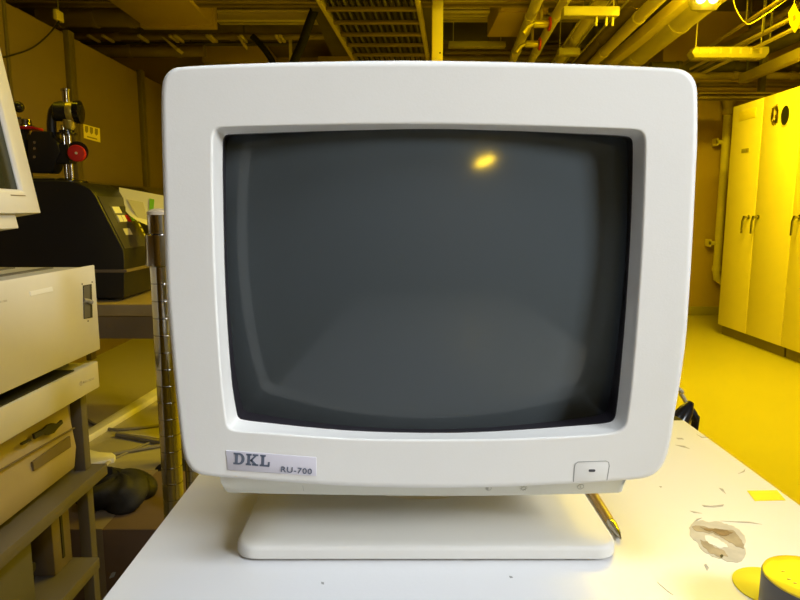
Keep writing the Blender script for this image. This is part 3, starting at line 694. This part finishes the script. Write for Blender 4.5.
p = at(66.5, 103); b = MB(); b.lathe([(.016, 0), (.016, .045), (.019, .046), (.019, .054), (.012, .056)], p, (0, 0, 1), 20); b.build('top_cap', M['chrome'], ins)
b = MB(); a = at(70, 130); b.lathe([(.012, 0), (.022, .012), (.026, .04)], (a.x, iy, a.z), (0, 0, 1), 20); b.build('gauge_nose', M['brass'], ins)
b = MB(); a = at(67, 134.5); b.lathe([(.038, 0), (.038, .006), (.028, .010), (.028, .016)], (a.x, iy, a.z), (0, 0, 1), 24); b.build('stage_ring', M['blackg'], ins)
p = at(77, 153.5, iy - .03); b = MB(); b.lathe([(.010, -.05), (.034, -.045), (.040, -.025), (.040, -.015)], p + Vector((0, 0, .01)), (.3, -1, 0), 32); b.build('knob_back', M['blackg'], ins)
b = MB(); b.lathe([(.031, -.012), (.0335, -.006), (.0335, .012), (.031, .016), (.012, .017)], p, (.3, -1, 0), 36); kn = b.build('red_knob', M['red'], ins)
b = MB(); b.lathe([(.0055, .017), (.005, .020)], p, (.3, -1, 0), 14); b.build('knob_screw', M['white'], kn)
for py in (142.5, 148.5, 157):
    p = PY(35, py, iy - .036); b = MB(); b.lathe([(.006, 0), (.006, .004)], p, (0, -1, 0), 12); b.build('bolt', M['chrome'], ins)
# small clamp at the left of it
ib2 = thing('ball_clamp', 'small clamp with black ball and red platform left of the gauge stand', 'clamp', PY(26, 131, iy))
a, c = PY(17, 129, iy), PY(38, 127, iy); b = MB(); b.box((a.x, iy - .04, a.z - .004), (c.x, iy + .04, a.z + .006)); b.build('platform', M['red'], ib2, bevel=.002)
b = MB(); p = PY(25, 127, iy); b.lathe([(.035, 0), (.035, .006), (.026, .01), (.024, .03), (.012, .034)], (p.x, iy, a.z + .006), (0, 0, 1), 24); b.build('turret', M['chrome'], ib2)
b = MB(); p2 = PY(19, 117, iy); b.lathe([(.008, 0), (.009, .04)], (p2.x, iy, a.z + .006), (0, 0, 1), 14); b.build('stalk', M['black'], ib2)
p2 = PY(18.5, 107, iy); b = MB(); b.lathe([(.022 * sin(t * pi / 12), -.022 * cos(t * pi / 12)) for t in range(13)], p2, (0, 0, 1), 20); b.build('ball_knob', M['blackg'], ib2)
b = MB(); b.box((a.x, iy - .02, iz), (a.x + .04, iy + .02, a.z - .004)); b.build('pedestal', M['black'], ib2, bevel=.002)

# notice on the partition, switch box with wire
q = [PX(x, y, WX + .001) for x, y in [(83,124),(99.3,128.5),(100,142.5),(83.7,138)]]
b = MB(); b.prism(q, (.003, 0, 0)); sg = tag(b.build('wall_notice', M['sign']), 'small yellow notice with three symbols on the tan partition', 'notice')
for k in range(3):
    x0 = 85 + k * 4.9; y0 = 125.7 + k * 1.3
    b = MB(); b.prism([PX(x, y, WX + .004) for x, y in [(x0, y0), (x0 + 3, y0 + .8), (x0 + 3, y0 + 6), (x0 + 1.5, y0 + 7.4), (x0, y0 + 5.2)]], (.001, 0, 0)); b.build('notice_symbol', M['signm'], sg)
b = MB(); b.prism([PX(x, y, WX + .004) for x, y in [(87,136),(97,138.6),(97,139.8),(87,137.2)]], (.001, 0, 0)); b.build('notice_print', M['signm'], sg)
sb_ = thing('junction_box', 'little pale junction box with drooping wire above the tan partition', 'junction box', PX(58, 20, WX + .05))
c = PX(58.5, 16, WX + .03); b = MB(); b.box((c.x - .012, c.y - .04, c.z - .03), (c.x + .012, c.y + .04, c.z + .03)); b.build('box_body', M['beam'], sb_, bevel=.004)
b = MB(); b.lathe([(.005, 0), (.005, CEIL - c.z - .025)], (c.x, c.y, c.z + .025), (0, 0, 1), 10); b.build('hanger', M['darkst'], sb_)
b = MB(); b.tube(catmull([c + Vector((0, 0, -.03)), PX(49, 34, WX + .04), PX(32, 48, WX + .04), PX(9, 56, WX + .04), PX(-6, 58, WX + .04)], 6), .0045, 8); b.build('wire', M['cable'], sb_)

# ------------------------------------------------------------------ overhead services
def slab(name, m, lo, hi, label, cat, bevel=.006, group=None):
    b = MB(); b.box(lo, hi); return tag(b.build(name, m, bevel=bevel), label, cat, group)
# big ducts
d = thing('air_duct', 'wide ochre air duct overhead above the left of the monitor', 'duct', (-1.72, 4.3, 2.40))
b = MB(); b.box((-1.97, 3.2, 2.40), (-1.43, 5.08, CEIL)); b.build('duct_body', M['duct'], d, bevel=.006)
b = MB(); b.box((-1.985, 4.98, 2.385), (-1.415, 5.06, CEIL)); b.build('duct_flange', M['duct'], d, bevel=.004)
d = thing('air_duct', 'ochre air duct overhead between the hanging post and the pipes', 'duct', (.75, 5.2, 2.44))
xa, xb_ = PZ(487, 37, 2.44).x, PZ(528, 37, 2.44).x
b = MB(); b.box((xa, 4.0, 2.44), (xb_, PZ(500, 37, 2.44).y, CEIL)); b.build('duct_body', M['duct'], d, bevel=.006)
b = MB(); yq = PZ(500, 12, 2.44).y; b.box((xa - .01, yq - .02, 2.43), (xb_ + .01, yq + .02, CEIL)); b.build('duct_flange', M['duct'], d, bevel=.004)
# cross beams
def beam(px0, px1, pyt, pyb, y, label, m='beam', name='cross_beam', depth=.12):
    a, c = PY(px0, pyb, y), PY(px1, pyt, y)
    t = thing(name, label, 'beam', ((a.x + c.x) / 2, y, a.z), 'beams across the ceiling'); w = .014
    b = MB(); b.box((a.x, y, a.z), (c.x, y + depth, a.z + w)); b.build('lower_flange', M[m], t, bevel=.002)
    b = MB(); b.box((a.x, y, c.z - w), (c.x, y + depth, c.z)); b.build('upper_flange', M[m], t, bevel=.002)
    b = MB(); b.box((a.x, y + depth * .42, a.z), (c.x, y + depth * .58, c.z)); b.build('web', M[m], t)
    b = MB(); xc = (a.x + c.x) / 2; b.box((xc - .02, y + depth * .3, c.z), (xc + .02, y + depth * .7, CEIL)); b.build('hanger', M['darkst'], t)
beam(216, 436, 9.5, 20.5, 5.25, 'yellow steel beam crossing overhead behind the hanging black cable', 'pipebr')
beam(443, 490, 7, 12, 5.0, 'upper yellow beam just right of the hanging post')
beam(443, 620, 12.5, 18, 5.45, 'lower yellow beam running from the hanging post behind the pipes')
beam(-20, 640, -6, 2, 4.55, 'long dark beam along the very top of the picture', 'pipeb')
beam(540, 760, 41, 46, 6.6, 'dim beam far behind the overhead pipes', 'pipeb')
beam(700, 830, 92, 98, 5.2, 'dim low beam just above the tall cabinets', 'pipeb')
beam(700, 830, 82, 85, 5.6, 'thin dim beam over the alcove wall', 'pipeb')
slab('ceiling_panel', M['darkst'], (PY(440, 41, 5.9).x, 5.9, PY(440, 41, 5.9).z), (PY(489, 18, 5.9).x, 6.0, PY(440, 16, 5.9).z), 'dark grey square panel overhead right of the hanging post', 'panel')
slab('ceiling_panel', M['darkst'], (PY(575, 45, 5.95).x, 5.95, PY(575, 45, 5.95).z), (PY(628, 20, 5.95).x, 6.05, PY(575, 18, 5.95).z), 'dark panel behind the overhead pipes', 'panel')
# horizontal pipes crossing on the left
def xpipe(px0, px1, py, y, r, m, label, name='cross_pipe'):
    z = PY(px0, py, y).z; x0, x1 = PY(px0, py, y).x, PY(px1, py, y).x
    t = thing(name, label, 'pipe', ((x0 + x1) / 2, y, z - r), 'pipes crossing overhead on the left')
    b = MB(); b.tube([(x0, y, z), (x1, y, z)], r, 16); b.build('pipe_run', m, t)
    for k in range(3):
        x = x0 + (x1 - x0) * (k + .5) / 3; b = MB(); b.lathe([(r + .008, -.02), (r + .008, .02)], (x, y, z), (1, 0, 0), 16); b.build('coupling', m, t)
    b = MB(); xc = (x0 + x1) / 2 + .1; b.lathe([(.006, 0), (.006, CEIL - z)], (xc, y, z), (0, 0, 1), 8); b.build('hanger', M['darkst'], t)
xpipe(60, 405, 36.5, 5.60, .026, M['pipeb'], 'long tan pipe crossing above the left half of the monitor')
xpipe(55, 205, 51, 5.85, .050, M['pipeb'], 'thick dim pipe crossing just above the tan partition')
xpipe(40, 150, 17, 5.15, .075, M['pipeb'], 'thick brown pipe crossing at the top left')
xpipe(60, 300, 44, 6.1, .02, M['darkst'], 'thin dark pipe crossing behind the tan pipe')
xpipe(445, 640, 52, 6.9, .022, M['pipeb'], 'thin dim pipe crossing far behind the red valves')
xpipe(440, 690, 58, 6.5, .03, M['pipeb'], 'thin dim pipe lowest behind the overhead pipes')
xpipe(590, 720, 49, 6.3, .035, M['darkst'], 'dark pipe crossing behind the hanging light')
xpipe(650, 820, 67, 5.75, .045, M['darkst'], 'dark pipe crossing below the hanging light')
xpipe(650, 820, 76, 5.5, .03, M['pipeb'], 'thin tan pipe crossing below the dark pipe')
tan = bpy.data.objects['cross_pipe']
for k, px in enumerate((98, 112, 147, 177, 182, 213, 216, 246, 280, 284)):
    y = 5.60; p = PY(px, 37, y); b = MB(); b.box((p.x - .012, 5.42, p.z - .045), (p.x + .012, 5.62, p.z - .026)); b.build('bracket', M['beam'], tan, bevel=.002)
b = MB(); b.prism([PY(x, y, 5.45) for x, y in [(237,36),(240,36),(244,43),(243,46)]], (0, .14, 0)); b.build('strap', M['beam'], tan)
b = MB(); b.prism([PY(x, y, 5.45) for x, y in [(161,36.5),(164,37),(178,48),(176,50.5)]], (0, .14, 0)); b.build('strap', M['beam'], tan)
for x0, x1, y0, y1, yy, lab in ((202, 266, 44, 62, 6.9, 'tan wall box seen above the top left of the monitor'), (318, 352, 56, 66, 6.9, 'small tan wall box left of the cable ladder')):
    a, c = PY(x0, y1, yy), PY(x1, y0, yy); slab('wall_box', M['duct'], (a.x, yy, a.z), (c.x, 7.6, c.z), lab, 'box')
# hanging black cables
b = MB(); b.tube(catmull([(PY(319, -4, 4.8).x, 4.8, PY(319, -4, 4.8).z), PY(316, 6, 4.8), PY(309, 24, 4.85), PY(302, 44, 4.9), PY(293, 64, 4.95), PY(284, 90, 5.0), PY(270, 130, 5.0)], 6), .034, 10)
tag(b.build('hanging_cable', M['cable']), 'thick black cable hanging down just left of the cable ladder', 'cable')
b = MB(); b.tube(catmull([PY(252, 36, 5.5), PY(258, 42, 5.5), PY(267, 53, 5.5), PY(274, 66, 5.5), PY(284, 100, 5.5)], 6), .026, 10)
tag(b.build('hanging_cable', M['cable']), 'black cable curving down from the long tan pipe', 'cable')
p = PY(290, 36, 5.7); b = MB(); b.box((p.x - .012, 5.7, p.z - .5), (p.x + .012, 5.724, p.z)); tag(b.build('hanger_rod', M['beam']), 'slim pale rod hanging below the tan crossing pipe', 'rod')
# cable ladder
LZ = 2.36
lad = thing('cable_ladder', 'yellow cable ladder with cross rungs hanging over the middle of the monitor', 'cable ladder', (-.15, 5.0, LZ))
A0, A1 = PZ(318, 1, LZ), PZ(354, 62, LZ); B0, B1 = PZ(417, 1, LZ), PZ(428, 62, LZ)
for (p, q) in ((A0, A1), (B0, B1)):
    d_ = q - p; p2, q2 = p - d_ * .25, q + d_ * .25
    b = MB(); b.prism([p2 + Vector((-.014, 0, 0)), p2 + Vector((.014, 0, 0)), p2 + Vector((.014, 0, .075)), p2 + Vector((-.014, 0, .075))], q2 - p2); b.build('side_rail', M['beam'], lad, bevel=.002)
for py in (11.5, 24.5, 36.5, 47, 56.5, 64):
    t = (PZ(350, py, LZ).y - A0.y) / (A1.y - A0.y); a, c = A0.lerp(A1, t), B0.lerp(B1, t)
    b = MB(); b.box((a.x + .014, a.y - .022, LZ + .004), (c.x - .014, a.y + .022, LZ + .026)); b.build('rung', M['pipeb'], lad, bevel=.002)
for t in (.1, .9):
    for p, q in ((A0, A1), (B0, B1)):
        c = p.lerp(q, t); b = MB(); b.lathe([(.005, 0), (.005, CEIL - LZ - .07)], (c.x, c.y, LZ + .07), (0, 0, 1), 8); b.build('hanger', M['darkst'], lad)
rr = random.Random(5)
for k in range(26):
    u = (k + .5) / 26 + rr.uniform(-.003, .003); a, c = A0.lerp(B0, .05 + .9 * u), A1.lerp(B1, .05 + .9 * min(1, max(0, u + rr.uniform(-.004, .004))))
    d_ = c - a; rad = rr.uniform(.006, .009); h = LZ + .027 + rad
    pts = [a - d_ * .2, a + d_ * .3 + Vector((rr.uniform(-.002, .002), 0, 0)), a + d_ * .7 + Vector((rr.uniform(-.002, .002), 0, 0)), c + d_ * .2]
    b = MB(); b.tube(catmull([Vector((p.x, p.y, h)) for p in pts], 4), rad, 6)
    tag(b.build('tray_cable', M[('cable', 'cableg', 'cable', 'darkst')[k % 4]]), 'thin dark cable lying along the overhead cable ladder', 'cable', 'cables on the overhead ladder')
b = MB(); b.box((A0.x - .1, A0.y - .2, LZ + .078), (B1.x + .05, A1.y + .1, LZ + .09)); b.build('cover_plate', M['darkst'], lad)
# hanging post
hp = thing('hanging_post', 'yellow upright channel hanging from the ceiling right of the cable ladder', 'post', (PY(438, 30, 4.5).x, 4.5, 1.9))
a, c = PY(432.3, 3, 4.5), PY(443.3, 3, 4.5); b = MB(); b.box((a.x, 4.5, 1.95), (c.x, 4.53, CEIL)); b.build('channel_face', M['beam'], hp, bevel=.002)
b = MB(); b.box((a.x, 4.52, 1.95), (a.x + .012, 4.60, CEIL)); b.box((c.x - .012, 4.52, 1.95), (c.x, 4.60, CEIL)); b.build('channel_side', M['beam'], hp)
p = PY(440, 53, 4.5); b = MB(); b.lathe([(.006, 0), (.006, .004)], p, (0, -1, 0), 10); b.build('bolt', M['dark'], hp)
# pipes that run away to the far wall
def ypipe(a, c, z, r, m, label, y0=3.3, y1=7.6, name='overhead_pipe', square=False):
    p, q = PZ(*a, z), PZ(*c, z); k = (q.x - p.x) / (q.y - p.y)
    def at_y(y): return Vector((p.x + k * (y - p.y), y, z))
    e0, e1 = at_y(y0), at_y(y1)
    t = thing(name, label, 'pipe', (e0 + e1) / 2 - Vector((0, 0, r)), 'overhead pipes running to the far wall')
    if square:
        o = [Vector((-r, 0, -r)), Vector((r, 0, -r)), Vector((r, 0, r)), Vector((-r, 0, r))]
        b = MB(); b.prism([e0 + v for v in o], e1 - e0); b.build('pipe_run', m, t, bevel=.004)
    else:
        b = MB(); b.tube([e0, e1], r, 20); b.build('pipe_run', m, t)
        if r > .03:
            for yy in (y0 + 1.35, y0 + 2.3):
                b = MB(); b.lathe([(r + .004, -.03), (r + .004, .03)], at_y(yy), e1 - e0, 20); b.build('coupling', m, t)
    h = at_y(y0 + .6); b = MB(); b.box((h.x - .004, h.y, z + r * .5), (h.x + .004, h.y + .008, CEIL)); b.build('hanger', M['darkst'], t)
ypipe((537.5,0), (512.5,60), 2.36, .037, M['pipe'], 'left pipe of the two beside the red valves')
ypipe((565,0), (531.5,60), 2.36, .034, M['pipe'], 'pipe just right of the red valves')
ypipe((589.5,17), (560,60), 2.39, .048, M['pipe'], 'thick pipe passing behind the two narrow lamp strips', 3.9)
ypipe((582,17), (553.5,60), 2.34, .008, M['fix'], 'thin bright conduit left of the thick pipe with lamp strips', 3.9)
ypipe((599,17), (567,60), 2.34, .008, M['fix'], 'thin bright conduit right of the thick pipe with lamp strips', 3.9)
ypipe((613,17), (574.5,60), 2.34, .007, M['fix'], 'thinnest bright conduit beside the pair of pipes', 3.9)
ypipe((615,25), (583,60), 2.47, .062, M['pipeb'], 'tan pipe between the conduits and the bright pipes')
ypipe((631.5,25), (596,60), 2.35, .044, M['pipebr'], 'rounded pipe with couplings left of the square channel')
ypipe((655.5,25), (613,60), 2.35, .042, M['pipebr'], 'square bright channel running beside the thickest rounded pipe', square=True, name='overhead_channel')
ypipe((675,25), (633,60), 2.33, .085, M['pipe'], 'thickest rounded pipe, rightmost of the bright overhead pipes')
for a_, c_, z, r, mm, lab in [((691.5,58.7), (679,67), 2.28, .012, 'pipeb', 'first thin tan pipe by the top right corner of the monitor'), ((712.5,57.8), (688,70), 2.24, .012, 'beam', 'second thin pipe by the top right corner of the monitor'), ((719.5,58.5), (692,73.5), 2.20, .010, 'pipeb', 'third thin pipe by the top right corner of the monitor'), ((730,60), (695,77), 2.16, .013, 'beam', 'fourth thin pipe by the top right corner of the monitor')]:
    ypipe(a_, c_, z, r, M[mm], lab, 3.9, 5.90)
ypipe((782.6,14), (730,44), 2.46, .028, M['pipeb'], 'dim pipe rising behind the hanging wire loop to the top right', 3.0, 5.90)
ypipe((790,25), (752,43), 2.50, .016, M['darkst'], 'dim thin pipe running behind the right end of the hanging light', 3.0, 5.90)
ypipe((798,35), (770,47), 2.30, .05, M['darkst'], 'dark thick pipe above the right end of the hanging light', 3.0, 5.3)
ypipe((798,55), (722,88), 2.10, .036, M['beam'], 'square tan channel running just above the tall cabinets', 2.8, 5.45, name='overhead_channel', square=True)
# red valves
for k, (px, py, lab) in enumerate(((541, 24, 'upper red valve between the two leftmost overhead pipes'), (532, 44, 'lower red valve between the two leftmost overhead pipes'))):
    p = PZ(px, py, 2.26); v = thing('pipe_valve', lab, 'valve', p)
    b = MB(); b.lathe([(.022, -.05), (.026, -.04), (.026, .04), (.022, .05)], p, (1, 0, 0), 16); b.build('valve_body', M['brass'], v)
    b = MB(); b.lathe([(.044, .05), (.047, .053), (.047, .062), (.042, .065)], p, (1, 0, 0), 24); b.build('handwheel', M['valver'], v)
    b = MB(); b.tube([p + Vector((-.05, 0, 0)), p + Vector((-.09, 0, -.02)), p + Vector((-.12, 0, -.06))], .014, 10); b.build('outlet', M['brass'], v)
    b = MB(); b.lathe([(.012, 0), (.012, CEIL - p.z - .02)], p + Vector((0, 0, .02)), (0, 0, 1), 10); b.build('stem', M['pipeb'], v)
# lamp strips and lights
def lamp_strip(px0, px1, pyt, pyb, y, label, hooks=(), wire=True, tubes=False, hexa=False):
    a, c = PY(px0, pyb, y), PY(px1, pyt, y); t = thing('lamp_strip', label, 'light', ((a.x + c.x) / 2, y, a.z))
    if hexa:
        h = (c.z - a.z); e = h * .35
        b = MB(); b.prism([(a.x, y, a.z + h * .5), (a.x + e, y, a.z), (c.x - e, y, a.z), (c.x, y, a.z + h * .5), (c.x - e * .2, y, c.z), (a.x + e, y, c.z)], (0, .09, 0)); body = b.build('housing', M['fix'], t, bevel=.004)
        for k in range(7):
            x = a.x + (c.x - a.x) * (.1 + .13 * k) ; b = MB(); b.box((x - .006, y - .004, a.z + h * .35), (x + .012, y + .002, a.z + h * .85)); b.build('lamp_holder', M['beam'], t)
    else:
        b = MB(); b.box((a.x, y, a.z), (c.x, y + .08, c.z)); body = b.build('housing', M['fix'], t, bevel=.003)
    for hx in hooks:
        p = PY(hx, pyb, y); b = MB(); b.lathe([(.008, 0), (.008, .06)], (p.x, y + .03, p.z - .055), (0, 0, 1), 10); b.build('hook', M['cabw'], t)
    for s in (.08, .92):
        x = a.x + (c.x - a.x) * s; b = MB(); b.lathe([(.004, 0), (.004, CEIL - c.z + .004)], (x, y + .04, c.z - .003), (0, 0, 1), 8); b.build('hanger_wire', M['cabw'], t)
    return t
lamp_strip(564, 620, 6, 15.5, 4.2, 'narrow cream lamp strip with hooks hanging across the pipes', (598, 608, 614.5))
lamp_strip(559, 580.5, 47.5, 54.5, 5.3, 'short cream lamp strip low across the thick pipe')
lamp_strip(691.5, 770, 46.5, 57.5, 4.7, 'long cream lamp with pointed ends hanging above the tall cabinets', hexa=True)
lamp_strip(449, 506, 41, 46.5, 5.6, 'cream lamp strip hanging just right of the hanging post')
# lit pendant at the top edge
lt = thing('pendant_lamp', 'lit yellow lamp with two glowing bulbs at the top edge by the thick pipe', 'lamp', PY(706, 0, 3.9))
p = PY(703, 12.5, 3.9)
b = MB(); b.lathe([(.02, .0), (.07, .012), (.088, .045), (.092, .07)], p, (0, -.25, 1), 32); b.build('lamp_dish', M['fix'], lt)
for px in (701, 713.5):
    q = PY(px, -.5, 3.74); b = MB(); b.lathe([(.026 * sin(t * pi / 10), -.022 * cos(t * pi / 10)) for t in range(11)], q, (0, 0, 1), 20); b.build('bulb', M['bulb'], lt)
b = MB(); b.lathe([(.01, 0), (.01, CEIL - p.z - .05)], (p.x, 3.9, p.z + .05), (0, 0, 1), 10); b.build('lamp_cord', M['cableg'], lt)
# hanging tag and wire loop
yt = 3.3; ht = thing('hanging_tag', 'bright yellow diamond tag hanging near the top right corner', 'tag', PY(792, 31, yt))
b = MB(); b.prism([PY(x, y, yt) for x, y in [(794,3),(788,13),(789.5,24),(794,32.5),(800.5,20),(797,10)]], (.01, .006, 0)); tgo = b.build('tag_card', M['tapey'], ht)
b = MB(); b.prism([PY(x, y, yt - .001) for x, y in [(793,16),(795.5,14.5),(796,19),(793.5,21.5)]], (0, .001, 0)); b.build('tag_print', M['signm'], tgo)
p = PY(794.3, 6, yt); b = MB(); b.lathe([(.002, 0), (.002, CEIL - p.z)], (p.x, yt + .003, p.z), (0, 0, 1), 6); b.build('tag_string', M['cabw'], ht)
b = MB(); b.tube(catmull([PY(733, -8, 4.0), PY(734, 4, 4.0), PY(739, 15, 4.0), PY(746, 23.5, 4.0), PY(752, 23, 4.0), PY(768, 13, 4.0), PY(790, -3, 4.0)], 6), .0032, 8)
tag(b.build('hanging_wire', M['pipeb']), 'pale wire looping down from the ceiling right of the lit lamp', 'wire')

# ------------------------------------------------------------------ ceiling lamps of the room, white front light, added rack fill
YEL = (1.0, .72, .004)
def area(name, loc, sx, sy, power, col, rot=(0, 0, 0), spread=None):
    l = bpy.data.lights.new(name, 'AREA'); l.shape = 'RECTANGLE'; l.size = sx; l.size_y = sy; l.energy = power; l.color = col
    if spread: l.spread = spread
    o = bpy.data.objects.new(name, l); COL.objects.link(o); o.location = loc; o.rotation_euler = rot; return o
def aim(o, target): o.rotation_euler = (Vector(target) - o.location).to_track_quat('-Z', 'Y').to_euler()
def batten(x, y, z, label, power, L=1.2):
    t = thing('batten_light', label, 'light', (x, y, z - .05), 'yellow batten lights on the ceiling')
    b = MB(); b.box((x - L / 2, y - .06, z), (x + L / 2, y + .06, z + .06)); b.build('housing', M['fix'], t, bevel=.004)
    for s in (-.03, .03):
        b = MB(); b.tube([(x - L / 2 + .02, y + s, z - .02), (x + L / 2 - .02, y + s, z - .02)], .014, 10); b.build('tube', M['tube'], t)
    b = MB(); b.box((x - .01, y - .01, z + .05), (x + .01, y + .01, CEIL)); b.build('hanger', M['darkst'], t)
    area('batten_lamp', (x, y, z - .04), L, .14, power, YEL)
batten(1.55, 2.75, 2.50, 'yellow batten light over the walkway before the tall cabinets', 52)
batten(2.1, 3.75, 2.52, 'yellow batten light close to the tall cabinets', 84, .8)
batten(-1.6, 2.55, 2.60, 'yellow batten light over the black machine', 5)
batten(.72, 3.3, 2.62, 'yellow batten light over the middle of the room', 48)
rb = thing('batten_light', 'short yellow light behind the camera mirrored in the dark screen', 'light', (1.08, -3.4, 2.1))
b = MB(); b.box((.95, -3.46, 2.19), (1.25, -3.34, 2.25)); b.build('housing', M['fix'], rb)
b = MB(); b.tube([(.97, -3.42, 2.06), (1.23, -3.38, 2.17)], .022, 10); b.build('tube', M['mtube'], rb)
b = MB(); b.box((1.09, -3.41, 2.19), (1.11, -3.39, CEIL)); b.build('hanger', M['darkst'], rb)
pl = bpy.data.lights.new('pendant_glow', 'POINT'); pl.energy = 21; pl.color = YEL; pl.shadow_soft_size = .05
po = bpy.data.objects.new('pendant_glow', pl); COL.objects.link(po); po.location = PY(707, -14, 3.8)
key = area('front_room_light', (1.45, -.50, 1.72), .5, .5, 4.3, (.905, .955, 1.0), spread=radians(56)); aim(key, (.12, .43, 1.10))
top_l = area('unseen_white_light', (-.02, -.05, 2.70), .7, .7, 2.0, (.82, .90, 1.0), spread=radians(48)); aim(top_l, (-.07, .33, .72))
side_fill = area('unseen_white_light', (.95, .15, 2.70), .4, .4, .9, (.93, .96, 1.0), spread=radians(34)); aim(side_fill, (-.62, .95, .85))  # added fill light with no lamp behind it, whitens the instrument box
w = bpy.data.worlds.new('world'); S.world = w; w.use_nodes = True
w.node_tree.nodes['Background'].inputs[0].default_value = (.5, .5, .5, 1); w.node_tree.nodes['Background'].inputs[1].default_value = .004
S.view_settings.view_transform = 'Standard'; S.view_settings.look = 'None'; S.view_settings.exposure = 0; S.view_settings.gamma = 1
S.view_settings.use_curve_mapping = False
